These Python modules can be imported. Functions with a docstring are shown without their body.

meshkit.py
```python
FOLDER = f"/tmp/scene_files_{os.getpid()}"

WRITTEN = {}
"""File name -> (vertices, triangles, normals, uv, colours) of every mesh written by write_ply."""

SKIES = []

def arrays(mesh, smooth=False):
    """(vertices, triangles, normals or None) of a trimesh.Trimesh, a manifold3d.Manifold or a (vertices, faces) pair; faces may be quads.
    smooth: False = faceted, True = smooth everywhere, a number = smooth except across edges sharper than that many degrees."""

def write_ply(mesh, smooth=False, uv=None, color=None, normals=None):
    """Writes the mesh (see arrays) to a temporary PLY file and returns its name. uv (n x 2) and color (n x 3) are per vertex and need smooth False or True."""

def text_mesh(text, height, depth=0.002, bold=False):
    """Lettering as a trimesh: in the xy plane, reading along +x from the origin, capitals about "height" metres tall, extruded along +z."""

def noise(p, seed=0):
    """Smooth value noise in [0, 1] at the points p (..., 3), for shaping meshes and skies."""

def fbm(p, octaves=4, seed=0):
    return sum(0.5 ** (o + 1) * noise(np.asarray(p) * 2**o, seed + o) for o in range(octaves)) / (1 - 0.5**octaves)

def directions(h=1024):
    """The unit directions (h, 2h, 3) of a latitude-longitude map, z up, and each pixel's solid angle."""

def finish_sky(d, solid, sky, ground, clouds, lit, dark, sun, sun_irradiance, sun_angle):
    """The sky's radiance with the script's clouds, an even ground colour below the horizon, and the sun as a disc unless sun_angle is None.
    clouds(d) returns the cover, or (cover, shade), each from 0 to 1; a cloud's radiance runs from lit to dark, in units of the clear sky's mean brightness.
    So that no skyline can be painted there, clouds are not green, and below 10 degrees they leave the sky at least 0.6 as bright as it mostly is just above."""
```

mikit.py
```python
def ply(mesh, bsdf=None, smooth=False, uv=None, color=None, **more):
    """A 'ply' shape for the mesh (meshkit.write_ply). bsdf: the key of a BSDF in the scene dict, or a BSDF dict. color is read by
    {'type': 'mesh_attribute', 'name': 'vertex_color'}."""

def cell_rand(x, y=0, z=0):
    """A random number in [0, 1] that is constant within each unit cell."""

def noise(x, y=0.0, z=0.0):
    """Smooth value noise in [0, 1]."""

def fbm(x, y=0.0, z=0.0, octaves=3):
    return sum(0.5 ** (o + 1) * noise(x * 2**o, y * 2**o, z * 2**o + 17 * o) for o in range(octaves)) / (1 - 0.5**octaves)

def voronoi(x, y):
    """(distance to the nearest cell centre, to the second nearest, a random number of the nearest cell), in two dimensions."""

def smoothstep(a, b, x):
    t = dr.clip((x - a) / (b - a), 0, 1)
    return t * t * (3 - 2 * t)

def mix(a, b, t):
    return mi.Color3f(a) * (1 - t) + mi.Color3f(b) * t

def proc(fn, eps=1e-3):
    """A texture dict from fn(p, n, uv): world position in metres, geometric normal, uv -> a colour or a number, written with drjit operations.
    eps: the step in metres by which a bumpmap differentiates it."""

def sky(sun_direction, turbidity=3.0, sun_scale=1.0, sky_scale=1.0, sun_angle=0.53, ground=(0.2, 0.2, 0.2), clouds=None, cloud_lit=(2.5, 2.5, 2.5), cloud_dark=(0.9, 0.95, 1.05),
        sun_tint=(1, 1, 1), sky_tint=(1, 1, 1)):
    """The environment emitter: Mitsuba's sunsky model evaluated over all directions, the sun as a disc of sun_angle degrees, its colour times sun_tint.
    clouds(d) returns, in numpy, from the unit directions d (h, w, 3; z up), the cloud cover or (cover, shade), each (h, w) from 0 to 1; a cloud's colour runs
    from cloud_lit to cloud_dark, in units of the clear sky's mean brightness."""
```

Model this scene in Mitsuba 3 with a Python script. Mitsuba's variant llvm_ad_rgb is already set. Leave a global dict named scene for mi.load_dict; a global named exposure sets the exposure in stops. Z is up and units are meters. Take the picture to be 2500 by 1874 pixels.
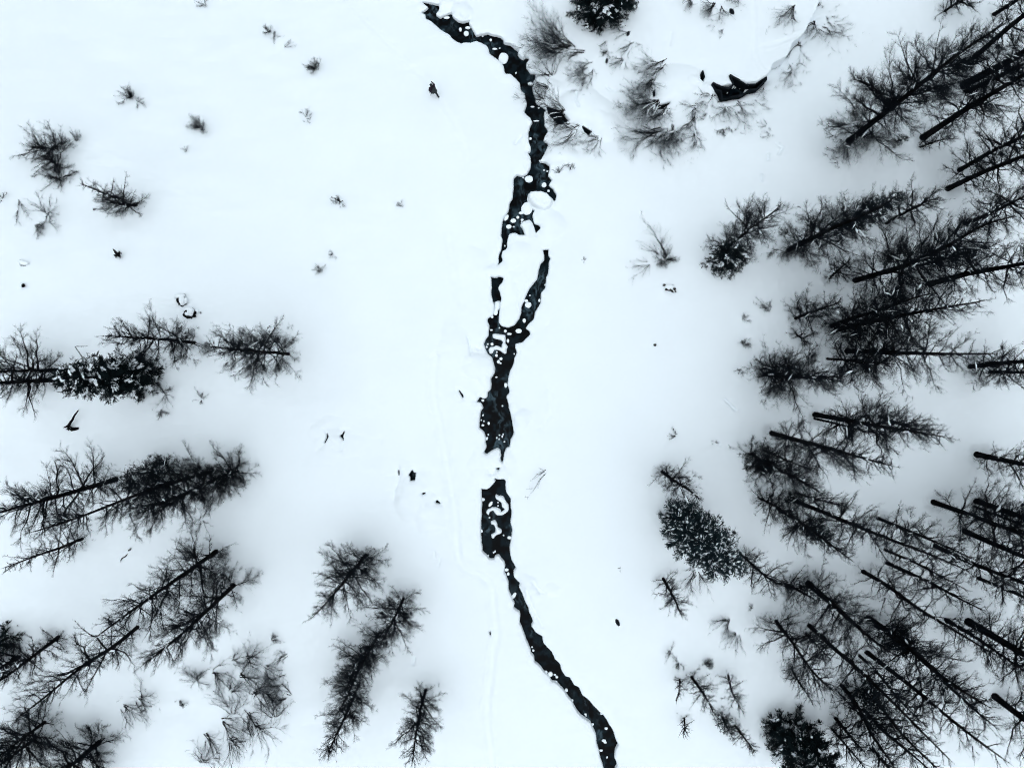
import math
import numpy as np
import shapely
import shapely.geometry as sg
import trimesh
import manifold3d as m3
from scipy.spatial import Delaunay, cKDTree
import drjit as dr
import mitsuba as mi
import mikit
import meshkit
from mikit import proc, noise, fbm, smoothstep, mix

# ------------------------------------------------------------------ camera, sky, exposure
CAM = np.array([0.0, 0.0, 50.0])
AIM = np.array([-1.05, -0.96, 0.0])
HFOV = 73.74
scene = {'type': 'scene'}
labels = {}
scene['camera'] = {'type': 'perspective', 'fov': HFOV, 'fov_axis': 'x', 'near_clip': 0.5, 'far_clip': 3000.0,
                   'to_world': mi.ScalarTransform4f().look_at(CAM.tolist(), AIM.tolist(), [0, 1, 0])}


def overcast(d):
    z = np.clip(d[..., 2], 0, 1)
    return np.ones_like(z), 1.0 - z          # the usual overcast sky: brightest overhead, duller towards the horizon


scene['sky'] = mikit.sky([0.05, -0.30, 0.95], turbidity=3, sun_scale=0.25, sun_angle=70, ground=(0.7, 0.74, 0.78), clouds=overcast,
                         cloud_lit=(1.41, 1.64, 1.80), cloud_dark=(0.47, 0.547, 0.60), sun_tint=(0.68, 0.86, 1.16))
exposure = 2.15

# ------------------------------------------------------------------ where a pixel of the 2500 px photograph meets the ground
FPX = 1250 / math.tan(math.radians(HFOV / 2))
FW = (AIM - CAM) / np.linalg.norm(AIM - CAM)
RT = np.cross(FW, [0, 1, 0]); RT /= np.linalg.norm(RT)
UP = np.cross(RT, FW)


def ray(u, v):
    u, v = np.asarray(u, float), np.asarray(v, float)
    d = FW + ((u - 1250) / FPX)[..., None] * RT - ((v - 937) / FPX)[..., None] * UP
    return d / -d[..., 2:3]                   # scaled so that it sinks by 1 m per unit


def at_z(u, v, z):
    return CAM + ray(u, v) * (CAM[2] - np.asarray(z, float))[..., None]


def sstep(a, b, x):
    t = np.clip((x - a) / (b - a), 0, 1)
    return t * t * (3 - 2 * t)


def fall(y):
    """the whole valley drops away towards +y"""
    return -0.33 * 9 * np.log1p(np.exp(np.clip((y - 9) / 9, -30, 30))) + 0.33 * 9 * math.log1p(math.exp(-1))  # tilt put in to darken the snow at the far end


def water_level(y):
    return fall(y) - 0.42


def valley(x, y):
    """the wide forms of the snow: the two valley sides and slow swells"""
    p = np.stack([x, y, 0 * x], -1)
    z = 5.2 * sstep(6, 44, x) + 6.5 * sstep(9, 50, -x - 0.1 * y)
    z = z + 0.7 * (meshkit.fbm(p * 0.07 + 3.3, 3, 5) - 0.5) + 0.40 * (meshkit.fbm(p * 0.28 + 7.1, 3, 9) - 0.5)
    z = z - 4.5 * sstep(2, 34, y) * sstep(5, 34, -x)  # added tilt away from the light, dims the upper left snow
    near = np.exp(-((x + 0.6) / 7.5) ** 2)
    return z * (1 - 0.8 * near) + fall(np.clip(y, -60, 60)) + 12 * sstep(60, 300, np.hypot(x, y))


def ground_at(u, v):
    u, v = np.asarray(u, float), np.asarray(v, float)
    z = np.zeros_like(u)
    for _ in range(6):
        p = at_z(u, v, z)
        z = valley(p[..., 0], p[..., 1])
    return at_z(u, v, z)


def px(points, x0=0, y0=0, s=1.0):
    a = np.asarray(points, float)
    return np.c_[x0 + a[:, 0] * s, y0 + a[:, 1] * s]


S = 0.1809
# ------------------------------------------------------------------ the open water (outline of the holes in the snow)
A1 = lambda *p: px(p, 1000, 0, S)
A2 = lambda *p: px(p, 1150, 200, S)
A3 = lambda *p: px(p, 1150, 450, S)
A4 = lambda *p: px(p, 1080, 700, S)
A5 = lambda *p: px(p, 1080, 950, S)
A6 = lambda *p: px(p, 1100, 1200, S)
A7 = lambda *p: px(p, 1200, 1480, S)
A8 = lambda *p: px(p, 1250, 1640, 0.1411)
upper_left = np.vstack([
    A1((150, 15), (205, 60), (250, 95), (205, 140), (150, 165), (205, 200), (215, 260), (290, 290), (380, 360), (460, 440), (530, 470), (570, 520), (640, 570), (690, 590), (760, 572), (830, 578), (905, 560), (970, 575), (1040, 620), (1075, 680), (1070, 715), (1110, 750), (1190, 820), (1250, 880), (1280, 960), (1295, 1010), (1370, 1020), (1440, 1070), (1490, 1130), (1500, 1200), (1530, 1250), (1555, 1270), (1560, 1330), (1575, 1400), (1565, 1470), (1545, 1510), (1580, 1550), (1630, 1600), (1655, 1650)),
    A2((835, 540), (800, 600), (770, 680), (770, 740), (785, 830), (810, 890), (800, 950), (765, 955), (795, 1010), (805, 1080), (795, 1170), (750, 1240), (690, 1275), (620, 1255), (580, 1300), (570, 1370), (575, 1460)),
    A3((570, 90), (560, 190), (515, 270), (500, 370), (450, 430), (430, 500), (415, 570), (410, 650), (395, 690), (415, 740), (415, 810), (400, 890), (370, 960), (365, 1020), (358, 1110))])
upper_right = np.vstack([
    A1((400, 60), (405, 130), (350, 200), (410, 240), (500, 190), (555, 165), (590, 230), (650, 280), (720, 300), (790, 280), (830, 245), (800, 300), (830, 360), (870, 430), (900, 490), (960, 465), (1050, 450), (1130, 475), (1220, 490), (1260, 520), (1280, 580), (1370, 610), (1430, 660), (1475, 690), (1460, 740), (1530, 800), (1570, 760), (1620, 790), (1580, 860), (1580, 910), (1640, 990), (1690, 980), (1715, 1050), (1680, 1110), (1660, 1180), (1665, 1250), (1690, 1290), (1700, 1380), (1760, 1420), (1850, 1480), (1810, 1550), (1830, 1620)),
    A2((1000, 580), (1030, 640), (1030, 690), (990, 740), (985, 790), (1050, 840), (1030, 890), (990, 960), (970, 1010), (920, 1080), (1000, 1080), (1060, 1130), (1060, 1190), (1040, 1260), (1090, 1320), (1050, 1390), (1110, 1440), (1150, 1520), (1140, 1600), (1115, 1610)),
    A3((1095, 190), (1035, 150), (1030, 110), (960, 100), (870, 110), (780, 120), (755, 180), (770, 245), (830, 330), (860, 350), (835, 400), (830, 430), (860, 530), (930, 550), (940, 590), (880, 650), (865, 690), (870, 640), (855, 590), (830, 520), (790, 480), (700, 510), (650, 560), (705, 600), (740, 690), (700, 690), (655, 690), (600, 655), (520, 670), (500, 710), (495, 770), (490, 860), (470, 890), (430, 900), (415, 950), (425, 1040))])
HOLES = {
    'upper': np.vstack([upper_left, upper_right[::-1]]),
    'middle': np.vstack([
        A3((260, 1240), (265, 1330), (280, 1400), (270, 1500), (290, 1570)),
        A4((660, 160), (690, 230), (700, 300), (690, 375), (620, 420), (610, 470), (630, 520), (620, 600), (620, 660), (555, 770), (580, 840), (620, 920), (670, 940), (690, 1020), (710, 1080), (705, 1150), (650, 1240), (660, 1320), (650, 1390), (615, 1410), (610, 1480)),
        A5((570, 125), (500, 95), (470, 160), (430, 150), (385, 60), (395, 120), (450, 165), (520, 180), (545, 250), (520, 290), (505, 400), (500, 520), (550, 570), (580, 640), (580, 720), (590, 780), (555, 850), (605, 880), (670, 830), (740, 795), (790, 830), (790, 890), (770, 930), (790, 980), (805, 990), (820, 960), (835, 860), (860, 800), (910, 780), (915, 700), (970, 580), (950, 470), (930, 350), (905, 280), (890, 190), (870, 90), (910, 40)),
        A4((890, 1330), (890, 1260), (910, 1160), (940, 1090), (985, 950), (1015, 880), (980, 830), (985, 770), (1080, 750), (1120, 710), (1190, 650), (1180, 600), (1130, 560), (1170, 490), (1230, 430), (1250, 350), (1300, 270), (1325, 200), (1330, 70), (1390, 10)),
        A3((1010, 1380), (1010, 1250), (1040, 1200), (1055, 1060), (1075, 1000), (1045, 930), (1050, 875), (965, 880), (985, 950), (990, 1020), (930, 1080), (905, 1180), (900, 1280), (820, 1360), (770, 1430), (720, 1530)),
        A4((1110, 150), (1095, 200), (1070, 270), (1065, 360), (1030, 440), (960, 520), (890, 545), (800, 530), (765, 480), (765, 420), (770, 330), (780, 270), (790, 210), (795, 150), (770, 60)),
        A3((375, 1430), (370, 1380), (420, 1320), (440, 1255), (380, 1240), (320, 1260))]),
    'lower': np.vstack([
        A5((695, 1185), (720, 1240), (690, 1270), (660, 1310), (600, 1350), (540, 1350), (525, 1330), (525, 1450), (535, 1560), (525, 1640)),
        A6((415, 350), (405, 450), (405, 560), (415, 700), (430, 800), (490, 860), (520, 905), (590, 905), (600, 860), (650, 855), (680, 910), (720, 940), (740, 990), (725, 1080), (745, 1140), (780, 1220), (790, 1350), (830, 1440), (870, 1510), (850, 1555), (910, 1610)),
        A7((370, 70), (385, 130), (380, 230), (430, 340), (480, 470), (520, 570), (525, 625), (570, 670), (575, 745), (640, 780), (700, 860), (740, 900), (790, 960), (800, 1000), (880, 1030), (940, 1090), (1000, 1170), (1080, 1270), (1130, 1370), (1200, 1470), (1330, 1560)),
        A8((1380, 930), (1430, 1010), (1455, 1100), (1450, 1180), (1490, 1310), (1510, 1420), (1560, 1560), (1585, 1658), (1640, 1900), (1850, 1900), (1800, 1760), (1775, 1650), (1830, 1610), (1770, 1470), (1780, 1340), (1840, 1240), (1790, 1150), (1760, 1040), (1700, 920), (1640, 810)),
        A7((1500, 1450), (1400, 1360), (1320, 1260), (1220, 1190), (1180, 1090), (1105, 1050), (1060, 950), (1000, 930), (950, 870), (920, 760), (850, 690), (780, 570), (700, 480), (680, 395), (600, 350), (540, 260), (560, 200), (510, 80), (490, 10)),
        A6((1000, 1470), (965, 1370), (925, 1290), (935, 1235), (860, 1140), (850, 1070), (880, 1020), (830, 930), (800, 830), (800, 740), (830, 540), (810, 420), (825, 290), (810, 180), (815, 90)),
        A5((860, 1370), (855, 1300), (860, 1230), (830, 1195), (760, 1205))]),
    'dark_gap': A5((710, 1065), (775, 1050), (770, 1090), (745, 1100)),
    'slit': A5((628, 1126), (692, 1138), (688, 1148), (632, 1140)),
    'hole_a': A5((205, 10), (230, 15), (275, 65), (285, 100), (272, 125), (240, 65)),
    'hole_b': px([(460, 875), (490, 925), (520, 920), (505, 1050), (420, 1060), (425, 990), (395, 960)], 940, 1020, .1448),
    'hole_c': px([(630, 1255), (695, 1255), (670, 1285), (615, 1300)], 940, 1020, .1448),
    'hole_d': px([(850, 1395), (885, 1380), (955, 1455), (850, 1435)], 940, 1020, .1448),
    'crack_a': px([(220, 835), (240, 900), (235, 1000), (210, 1120), (165, 1220), (150, 1385), (138, 1380), (155, 1215), (200, 1115), (222, 1000), (215, 900)], 940, 1020, .1448),
    'crack_b': px([(610, 440), (680, 510), (760, 640), (720, 720), (600, 890), (480, 1010), (590, 850), (675, 690), (690, 620), (660, 520)], 740, 1010, .0845),
    'crack_c': px([(1040, 640), (1110, 590), (1180, 510), (1150, 620), (1165, 770), (1170, 880), (1100, 1060), (1150, 850), (1120, 720)], 740, 1010, .0845),
    'tarn': px([(640, 905), (860, 995), (960, 985), (1105, 890), (1110, 930), (1000, 1040), (900, 1060), (800, 1130), (700, 1140), (560, 1180), (540, 1090), (480, 1080), (420, 1030), (440, 1000), (550, 1040), (640, 1050), (680, 1010)], 1650, 0, .2039),
    'notch': px([(315, 855), (345, 920), (330, 985), (285, 960), (300, 890)], 1650, 0, .2039),
    'bank_gap': px([(560, 1060), (590, 1100), (620, 1130), (580, 1150), (500, 1160), (400, 1060), (380, 980), (480, 1000)], 1250, 40, .2261),
    'bank_gap_b': px([(760, 1185), (820, 1210), (868, 1235), (840, 1265), (850, 1300), (780, 1240)], 1250, 40, .2261),
    'boulder_gap': px([(1540, 930), (1570, 970), (1640, 955), (1725, 930), (1660, 985), (1590, 1010), (1550, 980)], 1250, 40, .2261),
    'boulder_gap_b': px([(1540, 795), (1545, 870), (1520, 880), (1510, 830)], 1250, 40, .2261),
}
_rng = np.random.default_rng(11)


def wobble(poly, step, amp, seed):
    """a closed outline resampled every step metres, with an uneven edge"""
    ring = sg.Polygon(poly).buffer(0)
    if ring.geom_type != 'Polygon':
        ring = max(ring.geoms, key=lambda g: g.area)
    n = max(int(ring.length / step), 12)
    q = np.array([ring.exterior.interpolate(i / n, normalized=True).coords[0] for i in range(n)])
    for _ in range(2):
        q = 0.25 * np.roll(q, 1, 0) + 0.5 * q + 0.25 * np.roll(q, -1, 0)
    p3 = np.c_[q, np.zeros(len(q))]
    d = np.stack([meshkit.fbm(p3 * 2.2 + seed, 3, seed), meshkit.fbm(p3 * 2.2 + seed + 31, 3, seed + 3)], -1) - 0.5
    return sg.Polygon(q + d * amp).buffer(0)


hole_polys = []
for i, (k, v) in enumerate(HOLES.items()):
    big = k in ('upper', 'middle', 'lower')
    q = ground_at(v[:, 0], v[:, 1])
    q = at_z(v[:, 0], v[:, 1], q[:, 2] - (0.22 if big else 0.05))[:, :2]
    hole_polys.append(wobble(q, 0.06 if big else 0.03, 0.13 if big else 0.05, i))
HOLE = shapely.union_all(hole_polys)
HOLE_EDGE = HOLE.boundary

# ------------------------------------------------------------------ trodden tracks, buried boulders and snow edges
TRACKS = [
    ([(845, 0), (900, 60), (960, 120), (1010, 170), (1050, 207), (1068, 236), (1090, 270), (1110, 300), (1130, 345), (1140, 385), (1135, 440)], 0.18, 0.03),
    ([(1094, 580), (1100, 625), (1115, 690), (1127, 750)], 0.2, 0.035),
    ([(1062, 870), (1058, 930), (1060, 985), (1080, 1060), (1090, 1130), (1103, 1200), (1112, 1249), (1114, 1325), (1120, 1375), (1138, 1393), (1165, 1400), (1193, 1414), (1203, 1440), (1204, 1470), (1206, 1505), (1216, 1543), (1204, 1588), (1201, 1626), (1189, 1720), (1189, 1769), (1199, 1833), (1203, 1890)], 0.24, 0.075),
    ([(1838, -10), (1842, 41), (1841, 143), (1866, 177)], 0.16, 0.045),
    ([(1854, 114), (1895, 108), (1935, 92), (1956, 82)], 0.16, 0.05),
    ([(150, 745), (260, 738), (380, 742), (520, 752)], 0.25, 0.015),
    ([(70, 335), (250, 380), (420, 470), (520, 510)], 0.25, 0.015),
]
CREASES = [
    ([(1142, 822), (1147, 848), (1148, 866)], .05, .16), ([(1408, 229), (1405, 250), (1412, 264)], .07, .22), ([(1482, 212), (1490, 220), (1503, 222)], .08, .22),
    ([(1330, 1446), (1316, 1444), (1300, 1420)], .1, .08), ([(1287, 1440), (1300, 1480), (1325, 1530)], .09, .10), ([(1173, 850), (1168, 852), (1165, 850)], .1, .1),
    ([(1060, 1345), (1062, 1360)], .06, .1), ([(1075, 1358), (1071, 1382)], .05, .12), ([(1195, 1541), (1197, 1550)], .07, .2), ([(1012, 1606), (1009, 1622)], .08, .2),
    ([(1770, 974), (1795, 1000)], .07, .2), ([(1900, 350), (1912, 360), (1903, 375)], .1, .2), ([(1877, 375), (1877, 390)], .07, .2), ([(1860, 425), (1860, 442)], .06, .2),
    ([(1272, 333), (1258, 350)], .1, .2), ([(1760, 1086), (1752, 1076)], .06, .15), ([(845, 1055), (930, 1075)], .3, .06), ([(1260, 690), (1275, 720), (1270, 760)], .3, .05),
    ([(1340, 950), (1345, 1010), (1320, 1045)], .25, .08), ([(1345, 1180), (1340, 1240)], .4, .05), ([(1640, 80), (1635, 110)], .1, .05),
]
MOUNDS = [(1180, 900, 46, .55), (1110, 848, 50, .32), (1128, 24, 27, .5), (1090, 8, 20, .3), (1424, 262, 64, .75), (1480, 305, 40, .4), (1372, 378, 38, .6), (1640, 215, 70, .8), (1008, 1222, 48, .45), (1052, 1258, 44, .35), 
          (1345, 1440, 20, .15), (1222, 1130, 40, .25), (1250, 1010, 30, .2), (1172, 1130, 34, .25), (1220, 1165, 26, .3), (1176, 1170, 30, .22), (1276, 1020, 24, .3), (1345, 545, 40, .35), (1250, 620, 40, .35), (1235, 580, 26, .25), (1210, 665, 30, .3),
          (1250, 150, 60, .35), (1160, 640, 40, .2), (1290, 1425, 24, .25), (1300, 1450, 20, .2), (1705, 205, 26, .3), (1690, 300, 34, .3), (1660, 330, 30, .3), (1735, 215, 22, .3),
          (796, 1050, 36, .22), (815, 1066, 22, .25), (1030, 1170, 30, .15), (1000, 1150, 26, .15), (1275, 560, 30, .3), (1308, 350, 28, .3), (1310, 200, 30, .3), (1313, 300, 26, .25), (1345, 215, 30, .3), ]
STEP_EDGE = px([(420, 1010), (560, 1030), (650, 1010), (860, 990), (960, 980), (1060, 940), (1130, 860), (1170, 760), (1240, 730), (1320, 690), (1365, 600), (1400, 510), (1490, 450), (1560, 360), (1620, 230), (1665, 150), (1700, 60), (1760, -60)], 1650, 0, .2039)


# ------------------------------------------------------------------ the trees: (run of the trunk in the photograph from foot to tip, trunk radius, crown radius, crown start, snow dabs, density)
def out(foot, hh=0.31):
    """tip of an upright tree whose top lies outside the frame"""
    nad = np.array([1285.0, 905.0])
    return tuple(nad + (np.array(foot, float) - nad) / (1 - hh))


CORNER = [  # upper right corner grove
    ([(2079, 341), (2158, 276), (2226, 222), (2317, 147), (2396, 93), (2475, 45)], .27, 3.5, .06, 9, 1.3),
    ([(2260, 333), (2373, 255), (2500, 181), out((2260, 333))], .27, 2.9, .12, 8, 1.15),
    ([(2363, 200), (2500, 128), out((2363, 200))], .33, 2.6, .12, 7, 1.1),
    ([(2370, 216), (2500, 158), out((2370, 216))], .2, 2.2, .2, 6, 1.0),
    ([(2388, 135), (2493, 41), out((2388, 135))], .22, 2.4, .1, 4, 1.0),
    ([(2308, 24), (2350, 0), (2400, -30)], .09, 2.0, .06, 2, .8),
    ([(2430, 32), (2500, -10), out((2430, 32))], .15, 2.3, .05, 3, .9),
    ([(2348, 414), (2416, 372), (2500, 331), out((2348, 414))], .17, 2.2, .06, 3, 1.1),
    ([(2320, 459), (2400, 418), (2500, 377), out((2320, 459))], .21, 2.4, .08, 6, 1.1),
    ([(2248, 357), (2295, 342), (2340, 338)], .06, 1.0, .1, 0, .9),
]
UPPER_EDGE = [  # thicket on the right, from the young spruce to the long straight trunks
    ([(1768, 610), (1793, 590), (1838, 554), (1883, 525), (1916, 491)], .11, 2.3, .05, 12, 1.3),
    ([(1930, 607), (1997, 574), (2042, 551), (2132, 516), (2200, 472)], .22, 2.7, .06, 14, 1.35),
    ([(2028, 681), (2045, 660), (2078, 633)], .10, 1.4, .05, 3, 1.0),
    ([(2093, 683), (2203, 651), (2282, 620), (2362, 572), (2396, 543), (2497, 525)], .22, 3.2, .10, 12, 1.3),
    ([(2168, 545), (2215, 515), (2255, 493), (2300, 480)], .13, 2.2, .1, 10, 1.1),
    ([(2249, 647), (2310, 630), (2384, 611), (2440, 596)], .10, 1.8, .1, 8, 1.0),
    ([(2276, 692), (2360, 668), (2500, 645), out((2276, 692))], .23, 2.6, .15, 10, 1.1),
    ([(2360, 545), (2420, 520), (2520, 470), (2600, 440)], .14, 2.4, .2, 12, 1.1),
    ([(1945, 778), (1975, 762), (2009, 749), (2060, 735)], .12, 1.9, .05, 5, 1.2),
    ([(2035, 796), (2090, 772), (2154, 752), (2224, 727), (2290, 712)], .17, 2.4, .1, 8, 1.2),
    ([(2052, 803), (2231, 765), (2340, 745), (2415, 732)], .21, 2.6, .1, 8, 1.2),
]
MIDDLE_EDGE = [  # right of the open snow, half way down
    ([(2073, 856), (2200, 861), (2320, 864), (2445, 863)], .21, 2.9, .10, 5, 1.1),
    ([(2022, 875), (2080, 880), (2141, 886), (2190, 890)], .09, 2.0, .1, 3, 1.0),
    ([(1870, 914), (1950, 917), (2035, 920), (2075, 918)], .15, 2.5, .04, 10, 1.35),
    ([(1864, 901), (1895, 896), (1926, 893), (1960, 890)], .09, 1.7, .05, 2, 1.2),
    ([(1945, 812), (1960, 826), (1973, 845)], .06, 1.2, .1, 0, .8),
    ([(2375, 896), (2440, 885), (2520, 882), out((2375, 896), .22)], .19, 2.4, .1, 4, 1.2),
    ([(2420, 908), (2500, 908), out((2420, 908), .2)], .12, 2.0, .1, 2, 1.1),
    ([(1995, 1012), (2072, 1027), (2200, 1048), (2330, 1070)], .20, 2.4, .22, 4, 1.1),
    ([(1994, 1022), (2060, 1037), (2133, 1055), (2180, 1068)], .08, 1.6, .25, 1, .9),
    ([(2150, 1014), (2185, 1030), (2220, 1044), (2275, 1052)], .12, 1.8, .15, 2, 1.1),
    ([(1888, 1058), (1974, 1081), (2072, 1111), (2194, 1141)], .20, 2.5, .18, 4, 1.1),
    ([(1870, 1100), (1930, 1128), (2005, 1157)], .08, 1.6, .12, 1, 1.0),
    ([(1847, 1122), (1900, 1144), (1958, 1172), (2013, 1208)], .13, 2.1, .06, 5, 1.3),
    ([(1830, 1108), (1858, 1118), (1895, 1135)], .08, 1.6, .05, 3, 1.3),
]
FAR_RIGHT = [  # trees along the right edge, lower half
    ([(2391, 1110), (2500, 1132), out((2391, 1110))], .21, 2.4, .08, 2, 1.1),
    ([(2285, 1227), (2373, 1257), (2500, 1303), out((2285, 1227))], .20, 2.7, .14, 3, 1.05),
    ([(2393, 1224), (2500, 1263), out((2393, 1224))], .22, 2.4, .1, 2, 1.1),
    ([(2389, 1238), (2475, 1272), (2560, 1305)], .10, 1.7, .15, 2, .9),
    ([(2362, 1298), (2430, 1328), (2500, 1358), out((2362, 1298))], .21, 2.6, .12, 3, 1.1),
    ([(2289, 1334), (2362, 1371), (2500, 1426), out((2289, 1334), .27)], .18, 2.0, .15, 6, 1.0),
    ([(2147, 1266), (2249, 1308), (2321, 1338), (2400, 1375)], .13, 1.8, .12, 9, 1.2),
    ([(2393, 1413), (2500, 1457), out((2393, 1413), .24)], .13, 1.6, .15, 3, 1.0),
    ([(2371, 1521), (2440, 1560), (2500, 1598), out((2371, 1521))], .29, 2.7, .1, 5, 1.15),
    ([(2314, 1515), (2384, 1556), (2452, 1604), (2520, 1650)], .16, 1.8, .12, 5, 1.1),
    ([(2436, 1703), (2497, 1753), out((2436, 1703))], .24, 2.5, .06, 2, 1.2),
]
LOWER = [  # the slanting trunks of the lower right wood
    ([(1905, 1245), (1960, 1278), (2030, 1330), (2092, 1377)], .14, 2.1, .10, 7, 1.2),
    ([(1854, 1216), (1890, 1234), (1940, 1262)], .09, 1.6, .1, 2, 1.2),
    ([(1945, 1204), (2000, 1220), (2073, 1237)], .10, 1.5, .15, 3, 1.0),
    ([(1939, 1222), (2000, 1245), (2108, 1288), (2192, 1322), (2294, 1360), (2384, 1403)], .17, 1.9, .12, 9, 1.2),
    ([(2163, 1343), (2249, 1380), (2328, 1423), (2370, 1445)], .10, 1.5, .15, 3, .9),
    ([(2170, 1376), (2283, 1427), (2366, 1473), (2415, 1495)], .15, 1.8, .2, 6, .9),
    ([(2111, 1397), (2158, 1423), (2203, 1457), (2240, 1487), (2294, 1518), (2384, 1572), (2458, 1613)], .15, 2.0, .1, 5, .9),
    ([(1979, 1428), (2043, 1483), (2137, 1566), (2194, 1604)], .26, 2.4, .08, 9, 1.2),
    ([(2127, 1515), (2192, 1559), (2249, 1606), (2301, 1656), (2384, 1706), (2430, 1735)], .29, 2.6, .1, 10, 1.15),
    ([(2309, 1665), (2384, 1735), (2441, 1782)], .13, 2.0, .1, 4, 1.0),
    ([(1809, 1353), (1877, 1411), (1941, 1443)], .10, 1.7, .08, 2, 1.2),
    ([(1920, 1430), (1950, 1440), (1990, 1462)], .15, 1.7, .05, 3, 1.2),
    ([(1898, 1517), (1934, 1565), (1986, 1640), (2047, 1697)], .12, 2.5, .08, 3, 1.1),
    ([(1979, 1529), (2043, 1590), (2092, 1630), (2213, 1750), (2337, 1871)], .17, 2.0, .12, 4, 1.0),
    ([(1969, 1547), (2000, 1580), (2030, 1612)], .08, 1.5, .1, 1, 1.1),
    ([(1936, 1633), (1957, 1674), (1986, 1719)], .07, 1.3, .05, 2, 1.1),
    ([(2122, 1596), (2226, 1676), (2328, 1760), (2407, 1821), (2477, 1871)], .18, 2.2, .2, 5, .9),
    ([(2102, 1603), (2136, 1633), (2181, 1692), (2225, 1740), (2271, 1780)], .11, 1.8, .25, 2, .9),
    ([(2060, 1676), (2097, 1724), (2124, 1787), (2167, 1848), (2195, 1890)], .17, 1.9, .15, 4, .9),
    ([(2113, 1735), (2158, 1785), (2237, 1848), (2290, 1900)], .15, 1.9, .15, 4, .9),
    ([(2127, 1683), (2158, 1735), (2215, 1807), (2260, 1848), (2310, 1895)], .14, 1.8, .1, 4, 1.1),
    ([(2043, 1755), (2086, 1807), (2120, 1845)], .14, 1.5, .08, 2, 1.1),
    ([(2032, 1779), (2090, 1848), (2125, 1890)], .09, 1.5, .1, 2, .9),
    ([(2050, 1692), (2102, 1746), (2158, 1812)], .07, 1.4, .15, 2, .9),
    ([(2129, 1826), (2165, 1868), (2210, 1920)], .17, 1.5, .1, 2, 1.0),
]
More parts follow.
